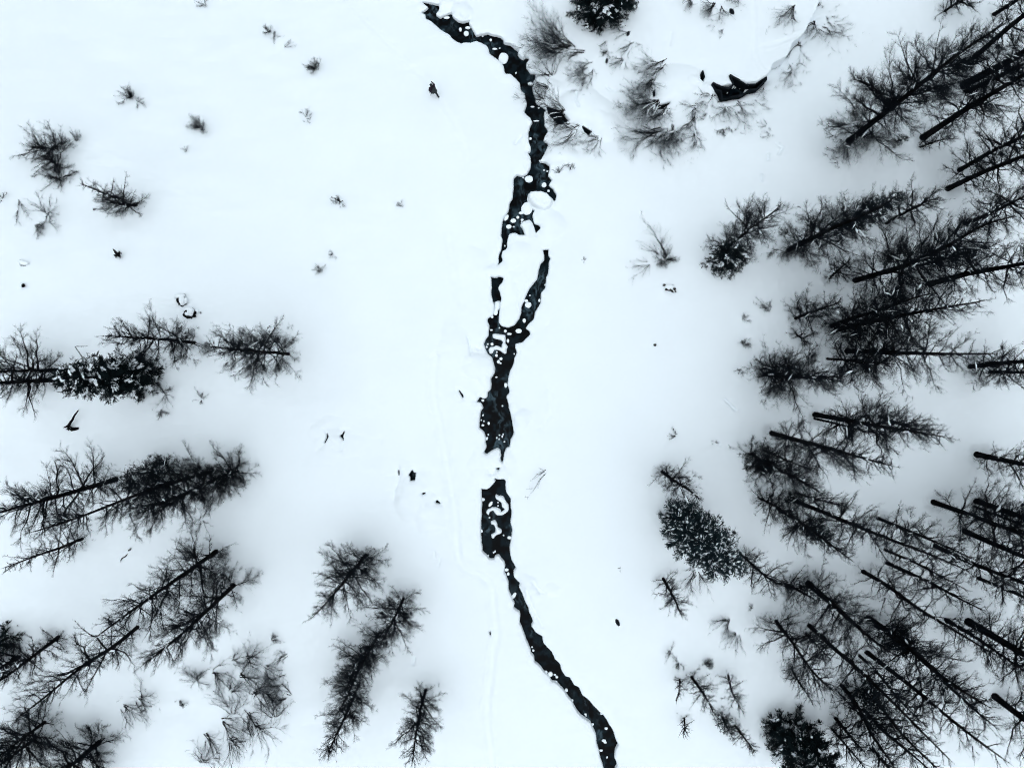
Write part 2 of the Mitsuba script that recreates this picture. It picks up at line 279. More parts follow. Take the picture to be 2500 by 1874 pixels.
CLEARING = [  # small trees on the open snow left of the lower wood
    ([(1618, 1152), (1640, 1170), (1690, 1203), (1712, 1220)], .13, 1.5, .04, 7, 1.3),
    ([(1621, 1414), (1645, 1460), (1668, 1512)], .12, 1.3, .05, 1, 1.2),
    ([(1689, 1655), (1717, 1692), (1746, 1744)], .12, 1.3, .05, 8, 1.3),
    ([(1782, 1649), (1787, 1690), (1817, 1743)], .08, 1.1, .05, 9, 1.1),
    ([(1794, 1772), (1820, 1805), (1848, 1840)], .08, .95, .1, 2, 1.3),
    ([(1674, 1752), (1672, 1775), (1668, 1800)], .05, .9, .1, 0, .6),
    ([(1663, 1656), (1660, 1680), (1650, 1712)], .05, .8, .1, 2, .9),
]
LEFT = [
    ([(331, 498), (297, 498), (268, 491), (245, 475)], .11, 1.9, .04, 2, 1.1),
    ([(300, 484), (262, 476), (235, 464), (192, 446)], .08, 1.3, .05, 1, 1.0),
    ([(140, 362), (110, 360), (75, 358)], .11, 2.1, .05, 6, 1.3),
    ([(140, 409), (122, 393), (105, 382)], .09, 1.7, .04, 8, 1.3),
    ([(151, 430), (138, 434), (118, 436)], .06, 1.5, .05, 1, 1.2),
    ([(471, 836), (380, 827), (320, 823), (249, 819)], .12, 2.4, .03, 11, 1.3),
    ([(702, 864), (640, 857), (560, 851), (494, 844)], .12, 2.6, .04, 9, 1.25),
    ([(136, 903), (80, 905), (20, 906), (-60, 908)], .16, 2.8, .1, 4, 1.0),
    ([(138, 926), (70, 930), (0, 934), (-110, 938)], .20, 2.2, .15, 2, .8),
    ([(510, 1153), (391, 1186), (333, 1206), (202, 1258), (116, 1290), (43, 1307)], .15, 2.5, .15, 9, 1.2),
    ([(530, 1167), (419, 1218), (347, 1250), (318, 1262)], .13, 3.1, .02, 10, 1.4),
    ([(580, 1150), (560, 1156), (535, 1163)], .09, 2.3, .03, 3, 1.4),
    ([(276, 1171), (145, 1212), (0, 1250), (-95, 1276)], .20, 2.9, .1, 6, 1.1),
    ([(197, 1316), (139, 1340), (95, 1352), (0, 1389)], .11, 1.6, .05, 4, 1.1),
    ([(524, 1347), (450, 1402), (332, 1483), (222, 1563)], .17, 2.8, .06, 8, 1.1),
    ([(566, 1430), (480, 1515), (400, 1585), (347, 1622)], .17, 3.1, .04, 12, 1.25),
    ([(331, 1532), (271, 1584), (203, 1624), (136, 1681), (68, 1733), (23, 1767)], .14, 2.6, .05, 2, 1.0),
    ([(137, 1556), (79, 1602), (23, 1645), (-40, 1690)], .15, 1.9, .04, 5, 1.3),
    ([(40, 1606), (0, 1630), (-40, 1655)], .17, 2.0, .05, 2, 1.3),
    ([(236, 1816), (167, 1873), (90, 1935)], .20, 3.0, .05, 0, 1.3),
    ([(106, 1764), (50, 1805), (-10, 1850)], .12, 2.8, .05, 0, 1.2),
    ([(84, 1802), (30, 1845), (-20, 1880)], .12, 2.6, .05, 0, 1.2),
    ([(892, 1356), (850, 1405), (800, 1465), (758, 1512)], .14, 2.4, .02, 6, 1.4),
    ([(984, 1463), (955, 1520), (923, 1582)], .11, 2.2, .02, 3, 1.45),
    ([(893, 1590), (857, 1656), (842, 1684)], .12, 2.0, .02, 5, 1.4),
    ([(865, 1698), (828, 1776), (796, 1848)], .12, 2.1, .02, 3, 1.4),
    ([(925, 1545), (895, 1600), (870, 1640)], .10, 1.9, .02, 5, 1.4),
    ([(872, 1638), (850, 1690), (822, 1745)], .09, 1.9, .02, 4, 1.3),
    ([(1038, 1686), (1025, 1740), (1005, 1868)], .12, 2.1, .02, 4, 1.5),
]

WELLS = [(ground_at(*row[0][0]), row[1]) for rows in (CORNER, UPPER_EDGE, MIDDLE_EDGE, FAR_RIGHT, LOWER, CLEARING, LEFT) for row in rows]


def polyline(pxs):
    a = np.asarray(pxs, float)
    return sg.LineString(ground_at(a[:, 0], a[:, 1])[:, :2])


def smooth_line(ls, it=3):
    c = np.array(ls.segmentize(0.5).coords)
    for _ in range(it):
        c[1:-1] = .25 * c[:-2] + .5 * c[1:-1] + .25 * c[2:]
    return sg.LineString(c)


track_lines = [(smooth_line(polyline(t)), w, d) for t, w, d in TRACKS]
crease_lines = [(polyline(t), w, d) for t, w, d in CREASES]
mound_at = [(ground_at(u, v), r / 33.3, h) for u, v, r, h in MOUNDS if h > 0]
step_line = polyline(STEP_EDGE)


def along(ls, step):
    return shapely.get_coordinates(ls.segmentize(step))


def snow_height(xy):
    """the snow's surface at the points xy, without the water holes"""
    x, y = xy[:, 0], xy[:, 1]
    p3 = np.c_[xy, np.zeros(len(xy))]
    z = valley(x, y)
    inner = (np.abs(x) < 60) & (np.abs(y) < 50)
    z = z + np.where(inner, 0.15 * (meshkit.fbm(np.c_[x * .35 + .12 * y, y * 1.3 - .2 * x, 0 * x] + 2.0, 4, 21) - 0.5) * (0.4 + 0.9 * sstep(4, -12, x)) + 0.03 * (meshkit.fbm(p3 * [1.2, 4.0, 1] + 5.0, 3, 41) - 0.5), 0)
    for c, r, h in mound_at:
        q = np.abs(x - c[0]) + np.abs(y - c[1]) < 4 * r
        a, ph = np.arctan2(y[q] - c[1], x[q] - c[0]), c[0] * 7.3 + c[1] * 3.1
        d = np.hypot(x[q] - c[0], y[q] - c[1]) / (r * (1 + .16 * np.sin(2 * a + ph) + .10 * np.sin(3 * a + 2 * ph) + .06 * np.sin(5 * a + ph)))
        z[q] += 0.7 * h * np.clip(1 - d ** 2, 0, 1) ** 0.9
    pts = shapely.points(xy)
    for c, r in WELLS:                        # the hollow that melts out round a trunk
        q = np.abs(x - c[0]) + np.abs(y - c[1]) < 3
        d = np.hypot(x[q] - c[0], y[q] - c[1])
        w = 0.25 + 1.6 * r
        z[q] += -(0.10 + 0.9 * r) * np.exp(-(d / w) ** 3) + 0.05 * np.exp(-((d - 1.7 * w) / (0.6 * w)) ** 2)
    for ls, w, dp in track_lines:
        near = shapely.dwithin(pts, ls, 1.2)
        d = shapely.distance(pts[near], ls)
        j = 0.6 + 0.8 * meshkit.noise(p3[near] * 2.6, 3)
        z[near] += -dp * j * np.exp(-(d / w) ** 4) + 0.45 * dp * j * np.exp(-((d - 1.7 * w) / (0.55 * w)) ** 2)
    for ls, w, dp in crease_lines:
        near = shapely.dwithin(pts, ls, 1.0)
        d = shapely.distance(pts[near], ls)
        z[near] -= dp * np.exp(-(d / w) ** 2)
    near = shapely.dwithin(pts, step_line, 6.0)
    c = shapely.get_coordinates(step_line)
    d = shapely.distance(pts[near], step_line)
    q = xy[near]
    k = np.array([shapely.line_locate_point(step_line, p) for p in pts[near]]) if near.any() else np.zeros(0)
    a = np.array(shapely.get_coordinates(shapely.line_interpolate_point(step_line, np.clip(k - 0.1, 0, None))))
    b = np.array(shapely.get_coordinates(shapely.line_interpolate_point(step_line, k + 0.1)))
    side = (b[:, 0] - a[:, 0]) * (q[:, 1] - a[:, 1]) - (b[:, 1] - a[:, 1]) * (q[:, 0] - a[:, 0])   # > 0: the plateau
    end = sstep(0, 1.2, k) * sstep(0, 1.5, step_line.length - k)
    drop = 1.25 * np.exp(-(d / 1.6) ** 1.2) * sstep(-0.02, 0.08, np.where(side < 0, d, -d))
    z[near] += -drop * end + 0.10 * end * np.exp(-(d / 0.5) ** 2) * (side > 0)
    return z


# ------------------------------------------------------------------ the snow sheet
def jitter_grid(x0, x1, y0, y1, s, rng):
    gx, gy = np.meshgrid(np.arange(x0, x1, s), np.arange(y0, y1, s))
    g = np.c_[gx.ravel(), gy.ravel()]
    return g + rng.uniform(-.22, .22, g.shape) * s


def build_snow():
    rng = np.random.default_rng(5)
    pts = [jitter_grid(-48, 50, -38, 38, 0.40, rng)]
    zone = HOLE.buffer(1.3)
    mid = jitter_grid(-16, 24, -32, 32, 0.13, rng)
    pts.append(mid[shapely.contains_xy(zone, mid[:, 0], mid[:, 1])])
    fine = [shapely.union_all([ls.buffer(0.7) for ls, _, _ in track_lines])] + [shapely.union_all([ls.buffer(0.3) for ls, _, _ in crease_lines])] + [shapely.union_all([sg.Point(c[:2]).buffer(r * 1.15) for c, r, _ in mound_at])] + [step_line.buffer(0.8)] + [shapely.union_all([sg.Point(c[:2]).buffer(0.9) for c, _ in WELLS])]
    for area, s in zip(fine, (0.12, 0.05, 0.13, 0.08, 0.12)):
        x0, y0, x1, y1 = area.bounds
        g = jitter_grid(x0, x1, y0, y1, s, rng)
        pts.append(g[shapely.contains_xy(area, g[:, 0], g[:, 1])])
    free = np.vstack(pts)
    free = free[~shapely.dwithin(shapely.points(free), HOLE_EDGE, 0.10)]
    rings = [along(HOLE_EDGE, 0.06), along(HOLE.buffer(0.07).boundary, 0.08), along(HOLE.buffer(-0.045).boundary, 0.07)]
    far = []
    for r in (60, 72, 90, 120, 170, 250, 400, 700, 1200):
        a = np.linspace(0, 2 * np.pi, 48, endpoint=False) + r
        far.append(np.c_[np.cos(a) * r, np.sin(a) * r])
    xy = np.vstack([free] + rings + far)
    xy = xy[np.unique(np.round(xy, 3), axis=0, return_index=True)[1]]
    inside = shapely.contains_xy(HOLE.buffer(-0.02), xy[:, 0], xy[:, 1])
    d = np.full(len(xy), 9.0)
    pp = shapely.points(xy)
    nb = shapely.dwithin(pp, HOLE_EDGE, 1.3)
    d[nb] = shapely.distance(pp[nb], HOLE_EDGE)
    z = snow_height(xy)
    roll = np.clip(1 - d / 0.55, 0, 1)
    z = z - 0.22 * (1 - np.sqrt(1 - (0.98 * roll) ** 2))
    z = np.where(inside, np.minimum(z - 0.8, water_level(xy[:, 1]) - 0.35), z)
    tri = Delaunay(xy).simplices
    v = np.c_[xy, z]
    e = np.cross(v[tri[:, 1]] - v[tri[:, 0]], v[tri[:, 2]] - v[tri[:, 0]])
    tri[e[:, 2] < 0] = tri[e[:, 2] < 0][:, ::-1]
    return v, tri


# ------------------------------------------------------------------ materials
def snow_colour(p, n, uv):
    f = fbm(p.x * 0.35, p.y * 0.35, 0.0, 3)
    g = noise(p.x * 7.0, p.y * 7.0, p.z * 7.0)
    k = 0.985 + 0.03 * (f - 0.5) + 0.012 * (g - 0.5)
    return mi.Color3f(0.868, 0.892, 0.908) * k


def snow_bump(p, n, uv):
    return 0.016 * fbm(p.x * 1.6 + p.y * .5, p.y * 4.2, p.z * 2.0, 5)


scene['snow_material'] = {'type': 'bumpmap', 'arbitrary': {**proc(snow_bump, 0.05)}, 'scale': 1.0,
                          'bsdf': {'type': 'twosided', 'bsdf': {'type': 'diffuse', 'reflectance': proc(snow_colour)}}}


def water_colour(p, n, uv):
    wx = p.x + 0.9 * fbm(p.x * 1.7, p.y * 1.7, 8.0, 3)
    wy = p.y + 0.9 * fbm(p.x * 1.7, p.y * 1.7, 15.0, 3)
    a = fbm(wx * 1.25 + 4.0, wy * 0.8, 0.0, 3)
    b = fbm(wx * 7.0, wy * 2.6, 3.0, 4)
    bed = fbm(p.x * 3.0 + 9.0, p.y * 3.0, 1.0, 4)
    slush = smoothstep(0.50, 0.74, a) * smoothstep(0.34, 0.78, b)
    c = mix((0.0012, 0.0012, 0.0016), (0.0035, 0.008, 0.011), smoothstep(0.40, 0.66, bed))
    return mix(c, (0.05, 0.078, 0.094), slush)


def water_bump(p, n, uv):
    return 0.03 * fbm(p.x * 2.2, p.y * 1.1, 0.0, 3) + 0.01 * noise(p.x * 9.0, p.y * 5.0, 2.0)


scene['water_material'] = {'type': 'bumpmap', 'arbitrary': {**proc(water_bump, 0.03)}, 'scale': 1.0,
                           'bsdf': {'type': 'principled', 'base_color': proc(water_colour), 'roughness': 0.12, 'specular': 0.04}}


def bark_colour(p, n, uv):
    f = fbm(p.x * 5.0, p.y * 5.0, p.z * 1.4, 3)
    return mix((0.0030, 0.0028, 0.0030), (0.013, 0.0125, 0.0135), smoothstep(0.4, 0.75, f))


def twig_colour(p, n, uv):
    f = noise(p.x * 1.7, p.y * 1.7, p.z * 1.7)
    return mix((0.0025, 0.0036, 0.0050), (0.008, 0.0105, 0.0135), f)


def frosted_colour(p, n, uv):
    f = noise(p.x * 3.1, p.y * 3.1, p.z * 3.1)
    return mix((0.005, 0.0075, 0.010), (0.055, 0.066, 0.078), f * f * f)


def pale_needle_colour(p, n, uv):
    f = fbm(p.x * 2.6, p.y * 2.6, p.z * 2.6, 3)
    return mix((0.005, 0.009, 0.011), (0.016, 0.028, 0.032), smoothstep(0.35, 0.7, f))


def needle_colour(p, n, uv):
    f = fbm(p.x * 2.6, p.y * 2.6, p.z * 2.6, 3)
    return mix((0.0030, 0.0045, 0.0050), (0.009, 0.0155, 0.017), smoothstep(0.35, 0.7, f))


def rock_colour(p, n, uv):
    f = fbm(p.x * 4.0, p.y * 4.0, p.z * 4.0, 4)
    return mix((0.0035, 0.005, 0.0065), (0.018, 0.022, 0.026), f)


def diffuse(fn):
    return {'type': 'twosided', 'bsdf': {'type': 'diffuse', 'reflectance': proc(fn)}}


scene['bark_material'] = diffuse(bark_colour)
scene['twig_material'] = diffuse(twig_colour)
scene['frosted_twig_material'] = diffuse(frosted_colour)
scene['pale_needle_material'] = diffuse(pale_needle_colour)
scene['needle_material'] = diffuse(needle_colour)
scene['rock_material'] = diffuse(rock_colour)
scene['jacket_material'] = {'type': 'principled', 'base_color': proc(lambda p, n, uv: mix((0.010, 0.005, 0.010), (0.018, 0.007, 0.016), noise(p.x * 9, p.y * 9, p.z * 9))), 'roughness': 0.7, 'specular': 0.2}
scene['trouser_material'] = {'type': 'principled', 'base_color': proc(lambda p, n, uv: mix((0.006, 0.009, 0.011), (0.014, 0.018, 0.02), noise(p.x * 12, p.y * 12, p.z * 12))), 'roughness': 0.8, 'specular': 0.2}
scene['pack_material'] = {'type': 'principled', 'base_color': proc(lambda p, n, uv: mix((0.008, 0.011, 0.012), (0.022, 0.026, 0.028), noise(p.x * 14, p.y * 14, p.z * 14))), 'roughness': 0.75, 'specular': 0.3}
scene['skin_material'] = {'type': 'principled', 'base_color': proc(lambda p, n, uv: mix((0.45, 0.26, 0.19), (0.5, 0.3, 0.23), noise(p.x * 20, p.y * 20, p.z * 20))), 'roughness': 0.5, 'specular': 0.4}

# ------------------------------------------------------------------ helpers to enter things in the scene
used, TRI = {}, [0]


def key_of(name, parent=None):
    base = f'{parent}__{name}' if parent else name
    n = used.get(base, 0)
    used[base] = n + 1
    return base if n == 0 else f'{base}_{n:03d}'


def put(name, mesh, mat, parent=None, smooth=False):
    k = key_of(name, parent)
    TRI[0] += len(mesh[1]) if isinstance(mesh, tuple) else len(mesh.faces)
    scene[k] = mikit.ply(mesh, mat, smooth=smooth)
    return k


def tag(k, label=None, cat=None, group=None, kind=None):
    e = labels.setdefault(k, {})
    for a, b in (('label', label), ('category', cat), ('group', group), ('kind', kind)):
        if b:
            e[a] = b


snow_mesh = build_snow()
snow_key = put('snow', snow_mesh, 'snow_material', smooth=55)
tag(snow_key, 'white snow sheet covering the valley floor and both slopes', kind='structure')
_tree2 = cKDTree(snow_mesh[0][:, :2])


def snow_z(xy):
    """height of the built sheet (mean of the nearest vertices)"""
    d, i = _tree2.query(np.atleast_2d(xy)[:, :2], 3)
    w = 1 / (d + 1e-3)
    return (snow_mesh[0][i, 2] * w).sum(1) / w.sum(1)


wx, wy = np.meshgrid(np.arange(-18, 25, 0.5), np.arange(-34, 36, 0.5))
wv = np.c_[wx.ravel(), wy.ravel(), water_level(wy.ravel())]
wi = np.arange(wx.size).reshape(wx.shape)
wf = np.vstack([np.c_[wi[:-1, :-1].ravel(), wi[:-1, 1:].ravel(), wi[1:, 1:].ravel()], np.c_[wi[:-1, :-1].ravel(), wi[1:, 1:].ravel(), wi[1:, :-1].ravel()]])
wf = wf[shapely.dwithin(shapely.points(wv[wf, :2].mean(1)), HOLE, 0.45)]
water_key = put('stream_water', (wv, wf), 'water_material', smooth=True)
tag(water_key, 'dark open water of the stream between snow banks', kind='structure')

# ------------------------------------------------------------------ growing wood: bundles of tapering tubes
def unit(a):
    return a / np.maximum(np.linalg.norm(a, axis=-1, keepdims=True), 1e-9)


def tubes(P, R, sides=3):
    """P (n, k, 3) polylines with radii R (n, k) as closed-tip tubes; one (vertices, faces) pair"""
    n, k, _ = P.shape
    t = unit(np.gradient(P, axis=1))
    ref = np.where(np.abs(t[:, :1, 2:]) < 0.9, [0, 0, 1.0], [1.0, 0, 0])
    a = unit(np.cross(t, np.broadcast_to(ref, t.shape)))
    b = np.cross(t, a)
    ang = np.arange(sides) * 2 * np.pi / sides
    body = P[:, :-1, None] + R[:, :-1, None, None] * (np.cos(ang)[None, None, :, None] * a[:, :-1, None] + np.sin(ang)[None, None, :, None] * b[:, :-1, None])
    v = np.concatenate([body.reshape(n, -1, 3), P[:, -1:]], 1)
    per = (k - 1) * sides + 1
    i, j = np.meshgrid(np.arange(k - 2), np.arange(sides), indexing='ij')
    q0, q1 = (i * sides + j).ravel(), (i * sides + (j + 1) % sides).ravel()
    f = [np.c_[q0, q1, q1 + sides], np.c_[q0, q1 + sides, q0 + sides]]
    j = np.arange(sides)
    f.append(np.c_[(k - 2) * sides + j, (k - 2) * sides + (j + 1) % sides, np.full(sides, per - 1)])
    f = np.vstack(f)
    return v.reshape(-1, 3), (f[None] + (np.arange(n) * per)[:, None, None]).reshape(-1, 3)


def join(parts):
    vs, fs, o = [], [], 0
    for v, f in parts:
        vs.append(v); fs.append(f + o); o += len(v)
    return np.vstack(vs), np.vstack(fs)


def sample_line(P, i, s):
    """points and tangents on the polylines P[i] at fractions s"""
    k = P.shape[1] - 1
    x = np.clip(s, 0, 1) * k
    a = np.minimum(x.astype(int), k - 1)
    w = (x - a)[:, None]
    p0, p1 = P[i, a], P[i, a + 1]
    return p0 * (1 - w) + p1 * w, unit(p1 - p0)


def sprout(rng, P, R, L, per, lo, hi, ang, frac, k, rad, tip, flat=0.55, up=0.25, wav=0.06):
    """side shoots on the polylines P: per (n,) shoots each, at fractions lo..hi, leaning ang degrees off their parent, of length about frac times L"""
    i = np.repeat(np.arange(len(P)), per)
    n = len(i)
    s = rng.uniform(lo, hi, n)
    p, t = sample_line(P, i, s)
    side = unit(np.cross(t, [0, 0, 1.0]) + 1e-6)
    nrm = np.cross(side, t)
    th = np.where(rng.random(n) < 0.5, 0, np.pi) + rng.normal(0, flat, n)
    w = np.cos(th)[:, None] * side + np.sin(th)[:, None] * nrm
    a = np.radians(rng.normal(ang, 11, n))[:, None]
    d = unit(np.cos(a) * t + np.sin(a) * w)
    ln = L[i] * frac * (1.05 - 0.75 * s) * rng.uniform(0.55, 1.25, n)
    q = np.linspace(0, 1, k)
    bend = rng.normal(0, 1, (n, 3)) * wav + [0, 0, up * 0.3]
    C = p[:, None] + ln[:, None, None] * (q[None, :, None] * d[:, None] + (q ** 2)[None, :, None] * bend[:, None])
    if k > 3:
        C[:, 1:-1] += rng.normal(0, 0.025, (n, k - 2, 3)) * ln[:, None, None]
    r0 = np.minimum(rad[0] + rad[1] * ln, 0.75 * R[i, 0])
    RR = r0[:, None] * (1 - q)[None] + tip * q[None]
    return C, RR, ln


OCT_V = np.array([[0, 0, 0], [.45, 1, 0], [.45, 0, 1], [.45, -1, 0], [.45, 0, -1], [1, 0, 0]])
OCT_F = np.array([[0, 1, 2], [0, 2, 3], [0, 3, 4], [0, 4, 1], [5, 2, 1], [5, 3, 2], [5, 4, 3], [5, 1, 4]])


def spindles(p, d, ln, wide, high):
    """pointed spindles from p along d: needle sprays, snow dabs"""
    d = unit(d)
    a = unit(np.cross(d, np.where(np.abs(d[:, 2:]) < 0.95, [0, 0, 1.0], [1.0, 0, 0])))
    b = np.cross(a, d)
    v = p[:, None] + OCT_V[None, :, :1] * (d * ln[:, None])[:, None] + OCT_V[None, :, 1:2] * (a * wide[:, None])[:, None] + OCT_V[None, :, 2:] * (b * high[:, None])[:, None]
    return v.reshape(-1, 3), (OCT_F[None] + (np.arange(len(p)) * 6)[:, None, None]).reshape(-1, 3)


def lumps(rng, P, size):
    """snow lying along the polylines P: short rounded sausages on their upper side"""
    n, k, _ = P.shape
    R = size[:, None] * np.sin(np.linspace(0.25, np.pi, k))[None] * rng.uniform(.7, 1.3, (n, k))
    Q = P + np.array([0, 0, 1.0]) * (R[..., None] * 0.7)
    return tubes(Q, R, 5)


# ------------------------------------------------------------------ a tree from its foot and the run of its trunk in the photograph
def trunk_axis(pts, zb_extra=0.0):
    """pts: foot, ..., tip in photo pixels; a lone foot or an open end runs on as an upright tree would. World points of the trunk axis"""
    a = np.asarray(pts, float)
    g = ground_at(a[0, 0], a[0, 1])
    g[2] = snow_z(g[None, :2])[0]
    nad = np.array([1285.0, 905.0])
    Hc = CAM[2] - g[2]
    rb = np.linalg.norm(a[0] - nad)
    out = [g - [0, 0, 0.4]]
    for q in a[1:]:
        r = np.linalg.norm(q - nad)
        h = Hc * (1 - rb / max(r, rb + 3))
        d = ray(q[0], q[1])
        out.append(CAM + d * (Hc - h))
    return np.array(out)


def resample(P, n):
    s = np.r_[0, np.cumsum(np.linalg.norm(np.diff(P, axis=0), axis=1))]
    t = np.linspace(0, s[-1], n)
    return np.c_[[np.interp(t, s, P[:, j]) for j in range(3)]].T


def bare_tree(seed, pts, r0=0.16, R=1.9, cs=0.2, n1=None, snow=6, dense=1.0, droop=0.0, height=None, limbs=5):
    rng = np.random.default_rng(1000 + seed)
    A = trunk_axis(pts)
    if height is not None and len(pts) == 1 or len(A) == 1:
        A = np.array([A[0], A[0] + [rng.normal(0, .02) * height, rng.normal(0, .02) * height, height]])
    h = A[-1, 2] - A[0, 2]
    T = resample(A, 16)
    T[1:-1] += np.cumsum(rng.normal(0, 0.012 * min(1, h / 10), (14, 3)), 0) * np.sin(np.linspace(0, np.pi, 14))[:, None]
    for _ in range(2):
        T[1:-1] = .25 * T[:-2] + .5 * T[1:-1] + .25 * T[2:]
    u = np.linspace(0, 1, 16)
    TR = 0.82 * r0 * (1 - u) ** 0.85 + 0.018
    TR[0] *= 1.25
    k = key_of('bare_tree')
    put('trunk', tubes(T[None], TR[None], 9), 'bark_material', k, smooth=60)
    n1 = n1 or int(np.clip(26 + 3.0 * h, 26, 76) * (0.55 + 0.45 * dense))
    f = np.sort(rng.beta(1.05, 1.15, n1))
    t = cs + (0.97 - cs) * f
    p0, tan = sample_line(T[None], np.zeros(n1, int), t)
    az = np.arange(n1) * 2.399963 + rng.normal(0, 0.5, n1)
    el = np.radians(np.interp(f, [0, .5, 1], [8, 22, 52]) - droop + rng.normal(0, 8, n1))
    d = np.c_[np.cos(az) * np.cos(el), np.sin(az) * np.cos(el), np.sin(el)]
    prof = (0.45 + 0.55 * np.sin(np.pi * (0.15 + 0.75 * f))) * (1 - 0.62 * f ** 2)
    L = R * prof * rng.uniform(0.55, 1.22, n1)
    q = np.linspace(0, 1, 6)
    bend = np.c_[rng.normal(0, .10, n1), rng.normal(0, .10, n1), np.full(n1, 0.16 - 0.012 * droop) + rng.normal(0, .1, n1)]
    B = p0[:, None] + L[:, None, None] * (q[None, :, None] * d[:, None] + (q ** 2)[None, :, None] * bend[:, None])
    B[:, 1:-1] += rng.normal(0, 0.022, (n1, 4, 3)) * L[:, None, None]
    rt = np.interp(t, u, TR)
    br = np.minimum(0.012 + 0.0135 * L, 0.7 * rt)
    BR = br[:, None] * (1 - q)[None] ** 0.9 + 0.006
    per = np.maximum((L * 4.4 * dense + 1.5).astype(int), 2)
    C, CR, CL = sprout(rng, B, BR, L, per, 0.08, 1.0, 36, 0.50, 3, (0.008, 0.009), 0.006)
    per2 = np.maximum((CL * 14 * dense + 1.5).astype(int), 3)
    D, DR, DL = sprout(rng, C, CR, CL, per2, 0.08, 1.0, 37, 0.75, 2, (0.0064, 0.0045), 0.0028)
    top = np.argsort(-br * L)[:limbs]
    rest = np.setdiff1d(np.arange(n1), top)
    put('crown', join([tubes(B[rest], BR[rest], 3), tubes(C, CR), tubes(D, DR)]), 'twig_material', k)
    for i in top:
        put('limb', tubes(B[i:i + 1], BR[i:i + 1] * 1.25, 5), 'bark_material', k)
    if snow:
        ii = rng.choice(n1, min(snow, n1), replace=False)
        s0 = rng.uniform(0.05, 0.6, len(ii))
        m = np.array([[sample_line(B, np.array([i]), np.array([s0_ + dq]))[0][0] for dq in np.linspace(0, 0.32, 5)] for i, s0_ in zip(ii, s0)])
        jj = rng.choice(len(C), min(3 * snow, len(C)), replace=False)
        sn = [lumps(rng, m, rng.uniform(0.03, 0.06, len(m))), lumps(rng, C[jj][:, :3], rng.uniform(0.015, 0.04, len(jj)))]
        kk = put('branch_snow', join(sn), 'snow_material', k, smooth=True)
        tag(kk, kind='stuff')
    return k


def conifer(seed, pts, R, height=None, cs=0.03, snow=0.2, n1=90, droop=12, tone='needle_material', blunt=0.6, name='spruce_tree', fine=17, speckle=False):
    rng = np.random.default_rng(5000 + seed)
    small = min(1.0, 0.25 + 0.6 * R)
    A = trunk_axis(pts)
    if len(A) == 1:
        A = np.array([A[0], A[0] + [0, 0, height]])
    T = resample(A, 12)
    h = T[-1, 2] - T[0, 2]
    u = np.linspace(0, 1, 12)
    r0 = 0.02 * h + 0.03
    TR = r0 * (1 - u) + 0.012
    k = key_of(name)
    put('trunk', tubes(T[None], TR[None], 8), 'bark_material', k, smooth=60)
    f = np.sort(rng.beta(0.95, 1.1, n1))
    t = cs + (0.985 - cs) * f
    p0, _ = sample_line(T[None], np.zeros(n1, int), t)
    az = np.arange(n1) * 2.399963 + rng.normal(0, .35, n1)
    el = np.radians(np.interp(f, [0, .6, 1], [-droop, 0, 45]) + rng.normal(0, 6, n1))
    d = np.c_[np.cos(az) * np.cos(el), np.sin(az) * np.cos(el), np.sin(el)]
    L = (R * (1 - f) ** blunt * rng.uniform(0.72, 1.15, n1) + 0.18 * small) * np.interp(f, [0, .12], [0.8, 1])
    q = np.linspace(0, 1, 5)
    B = p0[:, None] + L[:, None, None] * (q[None, :, None] * d[:, None] + (q ** 2)[None, :, None] * np.array([0, 0, 0.10]))
    BR = (0.008 + 0.009 * L)[:, None] * (1 - q)[None] + 0.004
    per = np.maximum((L * fine).astype(int), 6)
    i = np.repeat(np.arange(n1), per)
    n = len(i)
    s = rng.uniform(0.08, 1, n) ** 0.8
    p, tan = sample_line(B, i, s)
    side = unit(np.cross(tan, [0, 0, 1.0]) + 1e-6)
    sg_ = np.where(rng.random(n) < .5, 1.0, -1.0)[:, None]
    a = np.radians(rng.uniform(12, 62, n))[:, None]
    dd = np.cos(a) * tan + np.sin(a) * (sg_ * side) + rng.normal(0, .16, (n, 3)) - [0, 0, .08]
    ln = (0.20 + 0.20 * L[i] * (1 - s)) * rng.uniform(.6, 1.3, n) * small
    # second order: tufts along the sprays
    p2 = p + unit(dd) * (ln * rng.uniform(.4, .9, n))[:, None]
    d2 = unit(dd) + rng.normal(0, .45, (n, 3))
    needles = join([tubes(B, BR, 3), spindles(p, dd, ln, 0.020 + 0.036 * ln, 0.018 + 0.026 * ln), spindles(p2, d2, ln * .75, 0.016 + 0.03 * ln, 0.015 + 0.024 * ln)])
    put('crown', needles, tone, k)
    if snow:
        pick = meshkit.fbm(p * 1.9 + seed, 3, seed)
        if speckle:
            pick = rng.random(n)
        on = (pick > np.quantile(pick, 1 - snow)) & (rng.random(n) < 0.75)
        w = rng.uniform(.045, .105, on.sum()) * small * (.62 if speckle else 1)
        kk = put('branch_snow', spindles(p[on] + [0, 0, .05], dd[on], ln[on] * rng.uniform(.7, 1.2, on.sum()), w, w * .6), 'snow_material', k, smooth=True)
        tag(kk, kind='stuff')
    return k


